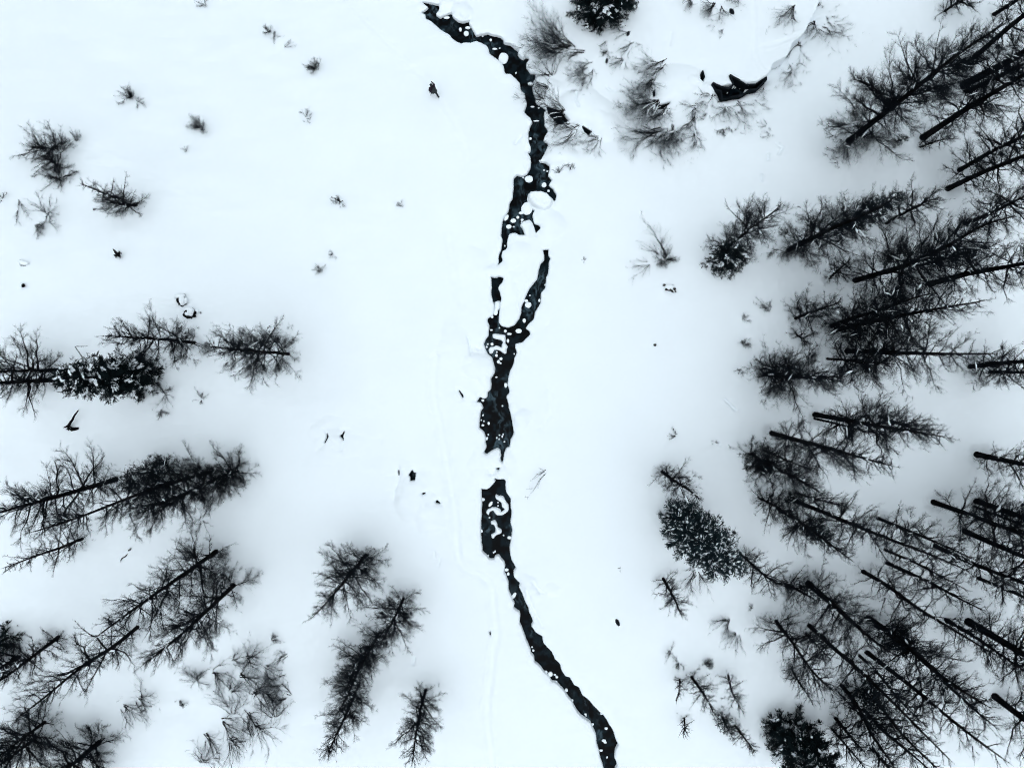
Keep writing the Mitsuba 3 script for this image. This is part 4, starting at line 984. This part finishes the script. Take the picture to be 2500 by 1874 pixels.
# ------------------------------------------------------------------ shrubs: (root px, length m, aim deg or None, spread, elevation, stems, density, snow, label)
SH = [
    ((500, 12), .75, None, 360, 45, 9, 1.1, 0, 'small bare bush at the top edge, left half'),
    ((656, 78), .85, None, 360, 55, 12, 1.5, 0, 'dark bare bush highest up on the upper left snow'),
    ((668, 92), .7, -30, 200, 40, 8, 1.3, 0, 'smaller bare bush joined to the dark one high at upper left'),
    ((690, 113), 1.25, 12, 40, 12, 3, .7, 0, 'thin flat twig on the snow right of the high upper left bush'),
    ((769, 168), 1.1, None, 360, 58, 17, 1.6, 0, 'round bare bush straight left of the walking person'),
    ((748, 287), .85, -10, 240, 35, 8, 1.2, 0, 'small feathery bush below the round one, upper left'),
    ((322, 236), 1.15, None, 360, 58, 16, 1.6, 0, 'bare bush farthest left of the upper left group'),
    ((335, 250), .8, -25, 160, 35, 8, 1.3, 0, 'low spray at the lower right of the farthest left upper bush'),
    ((490, 311), 1.15, None, 360, 60, 18, 1.6, 0, 'bare round bush in the middle of the upper left snow'),
    ((455, 366), .5, None, 360, 40, 6, .8, 0, 'faint tiny bush below the middle upper left bush'),
    ((829, 491), .8, None, 360, 52, 11, 1.3, 0, 'lone bare bush left of the split stream'),
    ((976, 501), .5, None, 360, 50, 7, 1.0, 0, 'tiny star-shaped bush nearest the stream on the left'),
    ((813, 622), .6, None, 360, 50, 7, 1.0, 0, 'upper of two tiny bushes near the centre left'),
    ((780, 657), .75, None, 360, 55, 10, 1.2, 0, 'lower of two tiny bushes near the centre left'),
    ((112, 522), 1.35, 40, 220, 35, 12, 1.5, 1, 'dense bare bush with one snow streak at the left edge'),
    ((90, 551), 1.2, -25, 60, 22, 6, 1.2, 0, 'low fan of twigs under the snow-streaked left bush'),
    ((45, 490), 1.6, -55, 60, 25, 5, 1.1, 0, 'thin leaning twig fan at the far left edge'),
    ((4, 484), .8, None, 360, 40, 8, 1.1, 0, 'bush cut by the left edge beside a leaning twig fan'),
    ((185, 346), 1.0, 60, 90, 40, 6, 1.2, 0, 'little upright spray right of the bushy upper left clump'),
    ((400, 960), 1.25, 20, 220, 40, 12, 1.4, 0, 'bare bush at the right tip of the dark pine'),
    ((490, 972), .8, 30, 240, 30, 7, .9, 0, 'pale small bush right of the dark pine'),
    ((392, 1003), .8, -40, 130, 35, 8, 1.2, 0, 'small bush below the right tip of the dark pine'),
    ((712, 798), .4, None, 360, 40, 5, .8, 0, 'tiny tuft above the right end of the mid left row'),
    ((490, 1270), 1.5, -20, 200, 35, 8, 1.0, 0, 'open bush under the right end of the lower mid left group'),
    ((475, 1660), 1.35, 60, 170, 40, 16, 1.6, 0, 'dense dark bush below the lower left trees'),
    ((1335, 1146), 1.5, 215, 16, 12, 3, .6, 0, 'single fallen-looking twig on the snow right of the middle pool'),
    ((1622, 635), 1.15, None, 360, 45, 18, 1.6, 0, 'dark rooted bush with long pale limbs right of the split stream'),
    ((1620, 628), 2.6, 118, 50, 15, 4, .7, 0, 'long sparse limbs reaching up left from the dark rooted bush'),
    ((1596, 640), 1.7, 205, 36, 12, 4, .8, 0, 'thin flat twigs left of the dark rooted bush'),
    ((1425, 636), .35, None, 360, 35, 5, .6, 0, 'minute twig tuft on the open snow right of the split stream'),
    ((1817, 836), .75, None, 360, 45, 10, 1.4, 0, 'small round bush at the mid right wood edge'),
    ((1812, 788), .8, 50, 90, 25, 5, .8, 0, 'pale twig spray left of the tangled thicket'),
    ((1880, 758), 1.2, 145, 60, 30, 6, 1.0, 0, 'twig fan poking left out of the tangled thicket'),
    ((1815, 902), .8, 225, 70, 25, 5, .8, 0, 'thin spray left of the snow-dabbed mid right tree'),
    ((1655, 1064), .8, 170, 70, 25, 5, .8, 0, 'pale twig tuft on the snow, middle of the right half'),
    ((1745, 1078), .45, None, 360, 30, 5, .9, 0, 'tiny dark tuft near the mid right wood edge'),
    ((1700, 1395), 1.6, -95, 120, 25, 10, .9, 0, 'pale brush hanging below the snow-speckled spruce'),
    ((1523, 1381), .7, 225, 24, 12, 2, .5, 0, 'short lone twig on the open snow, lower right of the stream'),
    ((1640, 1592), .75, 190, 200, 35, 8, 1.0, 0, 'pale small bush above the clearing trees, left one'),
    ((1657, 1617), .75, 250, 160, 35, 8, 1.0, 0, 'pale small bush above the clearing trees, right one'),
    ((1783, 1512), 1.4, 215, 110, 28, 9, 1.0, 0, 'upper of two pale drooping bushes left of the lower wood'),
    ((1799, 1543), 1.4, 230, 90, 28, 8, 1.0, 0, 'lower of two pale drooping bushes left of the lower wood'),
    ((1838, 1486), .7, 150, 60, 20, 4, .7, 0, 'faint twig left of the lower wood, above two pale bushes'),
    # right of the upper stream
    ((1392, 120), 3.6, 172, 62, 20, 13, 1.5, 3, 'big arching bush beside the upper stream bend'),
    ((1352, 128), 2.1, 160, 150, 38, 14, 1.6, 3, 'dark matted bush at the heart of the stream bend thicket'),
    ((1425, 128), 2.2, 205, 70, 20, 9, 1.4, 1, 'matted twigs right of the arching bush'),
    ((1448, 150), 2.6, 215, 60, 18, 10, 1.4, 1, 'broad low twig mat right of the stream bend'),
    ((1440, 185), 2.0, 210, 70, 18, 8, 1.3, 1, 'lower twig mat beside the stream bend'),
    ((1346, 184), 1.8, 125, 130, 22, 8, 1.2, 0, 'bush with a dark crooked stem by the upper stream'),
    ((1345, 215), 2.0, 185, 80, 20, 9, 1.2, 0, 'thin bush leaning over the stream, left of the big mound'),
    ((1330, 245), 1.9, 150, 100, 20, 9, 1.2, 0, 'twigs on the bank where the stream narrows'),
    ((1378, 276), 2.2, 200, 110, 25, 12, 1.5, 3, 'snow-clotted bush under the big mound by the stream'),
    ((1412, 312), 2.2, 215, 90, 22, 12, 1.5, 3, 'dense bush filling the gully below the big mound'),
    ((1440, 322), 2.6, 225, 70, 20, 10, 1.4, 2, 'sweeping bush at the lower lip of the big mound'),
    ((1468, 336), 1.7, 225, 70, 25, 10, 1.5, 3, 'dark-tipped bush at the right end of the gully'),
    ((1366, 425), .8, 110, 90, 20, 6, 1.0, 0, 'small twigs at the water edge below the gully'),
    ((1400, 398), .9, 235, 60, 20, 6, 1.0, 0, 'faint fan of twigs right of the small round mound'),
    ((1481, 97), 1.4, 222, 36, 14, 4, .9, 0, 'thin slanting twig above the twig mats'),
    ((1490, 122), 1.0, 235, 70, 22, 8, 1.3, 0, 'small fan bush, left of three on the upper snow'),
    ((1542, 106), 1.6, 222, 50, 20, 7, 1.2, 0, 'small fan bush, upper right of three on the upper snow'),
    ((1524, 146), 1.4, 215, 90, 22, 8, 1.2, 0, 'small fan bush, lowest of three on the upper snow'),
    ((1572, 108), .9, 240, 90, 20, 5, .9, 0, 'faint twigs right of the three fan bushes'),
    ((1545, 80), 1.6, 205, 60, 14, 5, .8, 0, 'long faint twigs in front of the top edge spruce'),
    ((1622, 150), 2.6, 225, 52, 18, 12, 1.5, 2, 'fan bush above the buried boulder on the right'),
    ((1596, 200), 2.4, 222, 60, 18, 11, 1.5, 2, 'fan bush left of the buried boulder'),
    ((1604, 250), 3.2, 212, 62, 20, 14, 1.6, 6, 'snow-laden fan bush below the buried boulder'),
    ((1630, 262), 2.2, 235, 70, 24, 10, 1.5, 4, 'snow-clotted bush touching the buried boulder'),
    ((1640, 300), 3.4, 246, 46, 20, 14, 1.6, 3, 'largest downward fan bush right of the gully'),
    ((1612, 322), 3.0, 196, 34, 16, 8, 1.2, 0, 'long left-reaching fan below the snow-laden bush'),
    ((1690, 300), 2.4, 240, 60, 22, 10, 1.4, 3, 'right-hand bush of the big fan group'),
    ((1702, 330), 1.8, 245, 60, 20, 8, 1.3, 1, 'lowest right bush of the big fan group'),
    ((1700, 262), 1.6, 235, 80, 24, 8, 1.2, 2, 'small bush between the boulder and the dark tarn'),
    ((1708, 285), .7, 240, 60, 22, 6, 1.0, 0, 'tiny twig fan left of a similar one under the tarn bushes'),
    ((1730, 275), .9, 230, 60, 22, 6, 1.0, 0, 'tiny twig fan right of a similar one under the tarn bushes'),
    ((1745, 228), 2.0, 222, 60, 22, 8, 1.2, 1, 'left bush hanging below the dark tarn'),
    ((1778, 240), 2.8, 262, 80, 24, 13, 1.3, 3, 'widest bush hanging below the dark tarn'),
    ((1806, 246), 2.1, 300, 60, 24, 9, 1.3, 2, 'right bush hanging below the dark tarn'),
    ((1840, 226), 1.6, 275, 90, 26, 9, 1.3, 2, 'bush at the right corner of the dark tarn'),
    ((1880, 188), 2.3, 285, 80, 24, 12, 1.4, 2, 'bush in the snow hollow just right of the dark tarn'),
    ((1950, 148), 2.5, 272, 80, 24, 13, 1.4, 3, 'bush in the middle of the curved snow hollow'),
    ((1968, 92), 2.1, 280, 70, 24, 10, 1.3, 1, 'bush high in the curved snow hollow'),
    ((2005, 36), 2.2, 245, 70, 20, 9, 1.3, 0, 'left half of the drooping bush pair at top right'),
    ((2030, 50), 2.8, 300, 50, 20, 10, 1.3, 0, 'right half of the drooping bush pair at top right'),
    ((2024, 24), 1.2, 340, 120, 25, 9, 1.4, 0, 'dark tuft above the drooping bush pair'),
    ((2008, 6), .6, None, 360, 35, 7, 1.5, 0, 'dark little tuft at the top edge, right part'),
    ((1938, 18), 2.2, 238, 46, 16, 9, 1.2, 0, 'neat leaf-shaped twig fan on the upper right snow'),
    ((1750, 8), 2.0, 222, 56, 22, 9, 1.3, 1, 'branched bush near the top edge, right of the spruce'),
    ((1764, 12), 2.4, 260, 40, 20, 6, 1.0, 1, 'long-limbed bush beside the branched top edge bush'),
    ((1688, -6), 1.4, 245, 60, 24, 9, 1.4, 0, 'bush cut by the top edge right of the spruce'),
    ((1800, -10), 1.6, 262, 100, 24, 8, 1.2, 0, 'sparse bush cut by the top edge above the tarn'),
    ((1772, 72), .9, 225, 40, 18, 4, .9, 0, 'thin twig on the plateau above the tarn'),
    ((1766, 310), 1.0, 240, 60, 22, 7, 1.2, 0, 'left of two little fans on the snow below the tarn'),
    ((1786, 308), .9, 260, 80, 22, 7, 1.2, 0, 'right of two little fans on the snow below the tarn'),
    ((1876, 306), 1.0, 230, 150, 14, 5, .8, 0, 'faint flat twigs below the curved snow hollow'),
    ((1885, 325), .9, 215, 80, 14, 4, .8, 0, 'faintest twigs on the snow left of the corner grove'),
    ((2250, 352), 1.7, 25, 60, 25, 6, 1.2, 0, 'low dark twigs beneath a thick corner grove trunk'),
]
# willow tips sticking out of the deep snow at lower left
WILLOW = [((600, 1608), 2.0, 15), ((640, 1626), 1.8, -20), ((700, 1596), 1.0, 200), ((704, 1636), 1.3, 190), ((585, 1648), 2.4, 15), ((560, 1690), 2.2, 40), ((612, 1696), 2.6, 30), ((640, 1692), 2.0, -15),
          ((690, 1668), 1.8, 200), ((712, 1700), 2.0, 170), ((672, 1752), 1.9, 100), ((565, 1742), 2.0, 95), ((600, 1735), 1.8, -40), ((622, 1768), 2.0, -25), ((540, 1762), 2.0, -20), ((560, 1806), 2.2, -28),
          ((612, 1800), 1.8, 130), ((500, 1792), 2.0, -35), ((495, 1862), 1.8, 60), ((338, 1704), 2.0, -15), ((300, 1722), 1.7, -25), ((375, 1722), 1.6, 160), ((435, 1722), .8, 30), ((660, 1560), .8, 30), ((520, 1640), 1.9, -20), ((566, 1612), 1.4, 20)]
for i, (rt, L, aim, spr, el, st, de, sn, lab) in enumerate(SH):
    tag(shrub(i, rt, L, aim, spr, el, st, de, sn), lab, 'bush', 'bare bushes on the snow')
wk = sorted(range(len(WILLOW)), key=lambda i: WILLOW[i][0][1])
for j, i in enumerate(wk):
    rt, L, aim = WILLOW[i]
    tag(shrub(200 + i, rt, L, aim, 80, 20, 7, 1.25, 0, name='willow_bush'), f'bare willow tips in deep lower left snow, {NTH[j]} root from top', 'bush', 'willow tips in the lower left snow')

# ------------------------------------------------------------------ stumps, snags, fallen sticks and rocks lying in the snow
def pole(a_px, b_px, ra, rb, za, zb, n=8, bend=.04, seed=0):
    rng = np.random.default_rng(seed)
    a, b = ground_at(*a_px), ground_at(*b_px)
    a[2] = snow_z(a[None, :2])[0] + za
    b[2] = snow_z(b[None, :2])[0] + zb
    q = np.linspace(0, 1, n)
    P = a + q[:, None] * (b - a)
    P[1:-1] += np.cumsum(rng.normal(0, bend, (n - 2, 3)), 0) * .5
    return tubes(P[None], (ra + (rb - ra) * q)[None], 7)


def knot(name, c_px, parts, lab, cat, snow_parts=()):
    k = key_of(name)
    put('wood', join(parts), 'bark_material', k, smooth=50)
    if snow_parts:
        put('snow_cap', join(list(snow_parts)), 'snow_material', k, smooth=True)
    tag(k, lab, cat)
    return k


def cap_at(u, v, a, b, c, seed, lift=.0):
    rng = np.random.default_rng(seed)
    g = ground_at(u, v)
    z = snow_z(g[None, :2])[0]
    bv, bf = blob(rng, 2, .3)
    return bv * [a, b, c] + [g[0], g[1], z + lift], bf


knot('dead_snag', (292, 622), [pole((290, 622), e, .10, .03, .15, h, seed=s) for e, h, s in (((287, 611), .5, 1), ((292, 615), .45, 2), ((301, 614), .55, 3), ((306, 619), .5, 4), ((302, 628), .35, 5), ((297, 635), .2, 6), ((287, 631), .25, 7), ((283, 624), .3, 8), ((285, 616), .35, 9))],
     'black claw-like uprooted stump alone on the left snow', 'stump')
k = knot('fallen_tree', (190, 1030), [pole((172, 1041), (216, 997), .10, .03, .25, .9, seed=11), pole((170, 1040), (162, 1044), .08, .03, .2, .3, seed=12), pole((172, 1042), (164, 1047), .08, .03, .2, .2, seed=13), pole((174, 1045), (170, 1052), .05, .02, .2, .1, seed=14), pole((178, 1043), (182, 1034), .05, .02, .1, .5, seed=15), pole((176, 1048), (193, 1048), .13, .08, .06, .05, seed=16)],
         'broken leaning stem with its torn root plate below the dark pine', 'fallen tree')
knot('fallen_branch', (308, 1356), [pole((321, 1338), (294, 1372), .05, .03, .10, .06, n=10, bend=.07, seed=21), pole((316, 1342), (324, 1339), .03, .015, .1, .2, seed=22)], 'short crooked stick lying on the snow at lower left', 'branch')
knot('bent_pole', (208, 860), [pole((206, 876), (210, 847), .03, .025, .1, 1.1, seed=31), pole((210, 847), (236, 846), .025, .012, 1.1, .9, seed=32)], 'thin bent dead stem above the dark pine', 'branch')


def clump(name, c, sticks, caps, lab, cat, seed):
    ps = [pole((c[0] + a, c[1] + b), (c[0] + e, c[1] + f), r, r * .5, z0, z1, seed=seed + i) for i, (a, b, e, f, r, z0, z1) in enumerate(sticks)]
    cs = [cap_at(c[0] + a, c[1] + b, x, y, z, seed + 50 + i, l) for i, (a, b, x, y, z, l) in enumerate(caps)]
    return knot(name, c, ps, lab, cat, cs)


clump('root_stump', (447, 734), [(-10, -2, -4, -8, .12, .1, .3), (-10, -2, -4, 10, .14, .1, .2), (-4, -6, -3, 6, .14, .1, .35), (-5, 6, -2, 12, .16, .05, .15), (2, 8, 8, 9, .10, .1, .1), (4, -4, 9, -5, .10, .2, .3), (3, -13, 7, -14, .07, .1, .15), (7, 1, 12, 1, .06, .1, .1)],
      [(-4, -10, .42, .16, .16, .25), (2, -1, .22, .40, .2, .25), (8, -1, .22, .18, .15, .2), (3, 4, .3, .12, .14, .15)], 'upper of two snow-topped root stumps above the mid left row', 'stump', 100)
clump('root_stump', (468, 764), [(-14, 3, -8, 9, .2, .1, .3), (-14, 2, -8, -3, .16, .1, .4), (-10, 8, -3, 8, .18, .1, .15), (-4, 6, 3, 14, .07, .1, .1), (4, -8, 9, 0, .15, .2, .3), (8, 0, 13, 4, .16, .15, .15), (4, 6, 12, 6, .14, .1, .1), (-6, -2, 1, -6, .10, .3, .35), (-4, 0, 0, 5, .12, .3, .25), (22, -2, 25, 0, .05, .05, .08), (13, -5, 16, -6, .06, .05, .1)],
      [(-4, -8, .30, .16, .16, .3), (2, -2, .26, .32, .24, .3), (-5, 3, .2, .14, .14, .3), (12, -3, .22, .18, .12, .1)], 'lower of two snow-topped root stumps above the mid left row', 'stump', 200)
clump('snowy_log', (61, 642), [(-11, -7, 2, -4, .06, .05, .12), (-2, -2, 13, 2, .08, .08, .1), (-12, 3, -9, -2, .05, .0, .15), (-8, -1, -4, 5, .05, .1, .05), (-4, 5, 4, 6, .05, .02, .02)], [(0, 1, .36, .15, .12, .12), (-8, -4, .2, .1, .1, .1)], 'snow-covered log with dark rim at the far left', 'log', 300)
clump('broken_stump', (57, 697), [(0, 0, 8, -3, .10, .05, .2), (1, 1, 4, 5, .10, .05, .1), (0, -3, 2, 2, .11, .1, .2), (-8, -3, -5, 4, .05, .05, .05)], [(-3, -1, .15, .15, .1, .1)], 'small dark broken stump at the far left below a snowy log', 'stump', 400)
clump('snowy_log', (1636, 704), [(-17, -9, -9, -5, .09, .05, .1), (-12, 2, 4, 7, .09, .08, .08), (3, -6, 10, 0, .12, .2, .2), (10, 0, 4, 7, .11, .2, .1), (4, 7, -2, 3, .08, .15, .15), (8, 5, 15, 6, .07, .1, .1), (3, 7, 9, 9, .06, .02, .05)], [(0, -2, .3, .2, .16, .15), (-6, -3, .22, .16, .12, .1), (7, 5, .12, .1, .1, .12)], 'curled snow-topped log alone right of the split stream', 'log', 500)
clump('twig_tangle', (234, 507), [(-4, 0, 3, -1, .03, .05, .1), (-5, 4, 2, 3, .03, .05, .05), (-6, 6, -1, 5, .025, .05, .05)], [(0, 1, .14, .06, .06, .06)], 'bit of snowy deadwood below the leaning pair at upper left', 'branch', 600)
clump('dark_rock_tip', (1600, 842), [(-2, 0, 2, 1, .09, .0, .1)], [], 'black dot of a rock on the open snow right of the stream', 'rock', 700)


def rock(u, v, a, b, c, seed, lab, rot=0):
    rng = np.random.default_rng(seed)
    g = ground_at(u, v)
    z = snow_z(g[None, :2])[0]
    bv, bf = blob(rng, 2, .35)
    cc, ss = math.cos(math.radians(rot)), math.sin(math.radians(rot))
    k = key_of('dark_rock')
    put('stone', (bv * [a, b, c] @ np.array([[cc, ss, 0], [-ss, cc, 0], [0, 0, 1]]) + [g[0], g[1], z + .02], bf), 'rock_material', k)
    tag(k, lab, 'rock')


rock(1508, 1519, .13, .26, .12, 1, 'small dark rock on the open snow right of the lower stream', 20)
rock(1533, 84, .12, .22, .15, 2, 'dark rock showing below the top edge spruce', -20)
rock(1481, 150, .10, .24, .12, 3, 'narrow dark rock between the small fan bushes', -5)
rock(1786, 30, .16, .26, .18, 4, 'dark rock beside the branched top edge bush', 35)
rock(1197, 1546, .06, .14, .08, 5, 'tiny dark rock beside the lower trail', 0)
rock(1779, 566 + 90, .14, .05, .06, 6, 'dark sliver of rock in front of the young spruce', 20)

# ------------------------------------------------------------------ the walker
def hull(*balls):
    out_ = []
    for c, r in balls:
        out_.append(m3.Manifold.sphere(r, 14).translate(list(c)))
    return m3.Manifold.batch_hull(out_)


def to_mesh(man, edge=.03, it=6):
    m = man.refine_to_length(edge).to_mesh()
    t = trimesh.Trimesh(m.vert_properties[:, :3], m.tri_verts, process=True)
    trimesh.smoothing.filter_taubin(t, iterations=it)
    return np.array(t.vertices), np.array(t.faces)


def walker():
    g = ground_at(1062, 232)
    g[2] = snow_z(g[None, :2])[0] - .05
    ang = math.radians(128)                     # along the track, up and to the left
    c, s = math.cos(ang), math.sin(ang)
    M = np.array([[c, s, 0], [-s, c, 0], [0, 0, 1]])    # rows: forward, ... (x = forward, y = left)

    def place(vf):
        v, f = vf
        fwd, left = np.array([c, s, 0]), np.array([-s, c, 0])
        return g + v[:, :1] * fwd + v[:, 1:2] * left + v[:, 2:] * [0, 0, 1], f
    hip = {1: (0, .10, .90), -1: (0, -.10, .90)}
    knee = {1: (.20, .11, .50), -1: (-.06, -.11, .47)}
    foot = {1: (.24, .11, .10), -1: (-.34, -.11, .14)}
    toe = {1: (.44, .12, .07), -1: (-.15, -.12, .05)}
    legs = []
    for q in (1, -1):
        legs += [hull((hip[q], .115), (knee[q], .082)), hull((knee[q], .08), (foot[q], .062)), hull((foot[q], .062), (toe[q], .048))]
    pelvis = hull(((0, .08, .92), .13), ((0, -.08, .92), .13), ((.02, 0, 1.02), .15))
    trousers = m3.Manifold.batch_boolean(legs + [pelvis], m3.OpType.Add)
    sho = {1: (.10, .19, 1.42), -1: (.10, -.19, 1.42)}
    elb = {1: (.02, .27, 1.14), -1: (.22, -.28, 1.16)}
    wri = {1: (.20, .27, .98), -1: (.46, -.26, 1.12)}
    torso = [hull(((.0, .08, 1.0), .145), ((.0, -.08, 1.0), .145), ((.08, .13, 1.36), .13), ((.08, -.13, 1.36), .13)), hull(((.10, 0, 1.45), .085), ((.13, 0, 1.53), .07))]
    for q in (1, -1):
        torso += [hull((sho[q], .085), (elb[q], .062)), hull((elb[q], .06), (wri[q], .046))]
    jacket = m3.Manifold.batch_boolean(torso, m3.OpType.Add)
    hands = []
    for q in (1, -1):
        w = np.array(wri[q])
        d = unit(w - np.array(elb[q]))
        side = np.array([0, 1.0, 0])
        up = np.cross(d, side)
        palm = w + d * .06
        hands.append(hull((w, .036), (palm + side * .022, .026), (palm - side * .022, .026)))
        for i, ln in enumerate((.062, .072, .068, .052)):
            b0 = palm + side * (.028 - .019 * i) + d * .02
            b1 = b0 + d * ln * .55 - up * .012
            b2 = b1 - up * ln * .5
            hands += [hull((b0, .0125), (b1, .0115)), hull((b1, .0115), (b2, .0105))]
        th = palm + side * .03 * q - up * .01
        hands += [hull((w + d * .03, .015), (th + d * .015 + side * .015 * q, .0125)), hull((th + d * .015 + side * .015 * q, .0125), (th + d * .045 - up * .02, .011))]
    gloves = m3.Manifold.batch_boolean(hands, m3.OpType.Add)
    hc = np.array([.15, 0, 1.655])
    head = [hull((hc + [-.01, 0, .03], .098), (hc + [.025, 0, -.06], .062), (hc + [.03, 0, -.085], .045)), hull((hc + [-.01, 0, -.10], .055), (np.array([.11, 0, 1.5]), .058)),
            hull((hc + [.098, 0, .0], .012), (hc + [.118, 0, -.028], .014))]
    for q in (1, -1):
        head.append(hull((hc + [-.01, q * .095, -.005], .014), (hc + [-.012, q * .098, -.04], .011)))
    face = m3.Manifold.batch_boolean(head, m3.OpType.Add)
    hat = hull((hc + [-.012, 0, .045], .108), (hc + [-.02, 0, .095], .085), (hc + [-.03, 0, .01], .100))
    pack = hull(((-.14, .10, 1.42), .07), ((-.14, -.10, 1.42), .07), ((-.20, .12, 1.05), .09), ((-.20, -.12, 1.05), .09), ((-.12, 0, 1.5), .08))
    k = key_of('person')
    put('trousers', place(to_mesh(trousers)), 'trouser_material', k, smooth=True)
    put('jacket', place(to_mesh(jacket)), 'jacket_material', k, smooth=True)
    put('head', place(to_mesh(face, .018, 4)), 'skin_material', k, smooth=True)
    for q in (1, -1):
        e = trimesh.creation.icosphere(2, .011)
        e.apply_translation(hc + [.083, q * .033, .012])
        put('eye', place((np.array(e.vertices), np.array(e.faces))), 'rock_material', k + '__head', smooth=True)
    put('gloves', place(to_mesh(gloves, .012, 3)), 'pack_material', k, smooth=True)
    put('hat', place(to_mesh(hat)), 'trouser_material', k, smooth=True)
    tag(k, 'person in dark clothes and dark hat walking the trail left of the upper stream', 'person')
    kp = put('backpack', place(to_mesh(pack)), 'pack_material', smooth=True)
    tag(kp, "dark backpack on the walking person's back", 'backpack')
    for q in (1, -1):
        w = np.array(wri[q]) + unit(np.array(wri[q]) - np.array(elb[q])) * .075 - np.array([0, 0, .01])
        tip = np.array([w[0] - .30 + .1 * q, w[1] * 1.15, .0])
        P = np.linspace(w + [0.03, 0, .12], tip, 5)
        kk = put('walking_pole', place(tubes(P[None], np.full((1, 5), .007), 6)), 'pack_material')
        tag(kk, f"thin walking pole held in the walking person's {'left' if q == 1 else 'right'} hand", 'pole')


walker()
for k_ in list(scene):
    if k_.endswith('snow_cover'):
        pass
print('triangles', TRI[0], 'entries', len(scene))
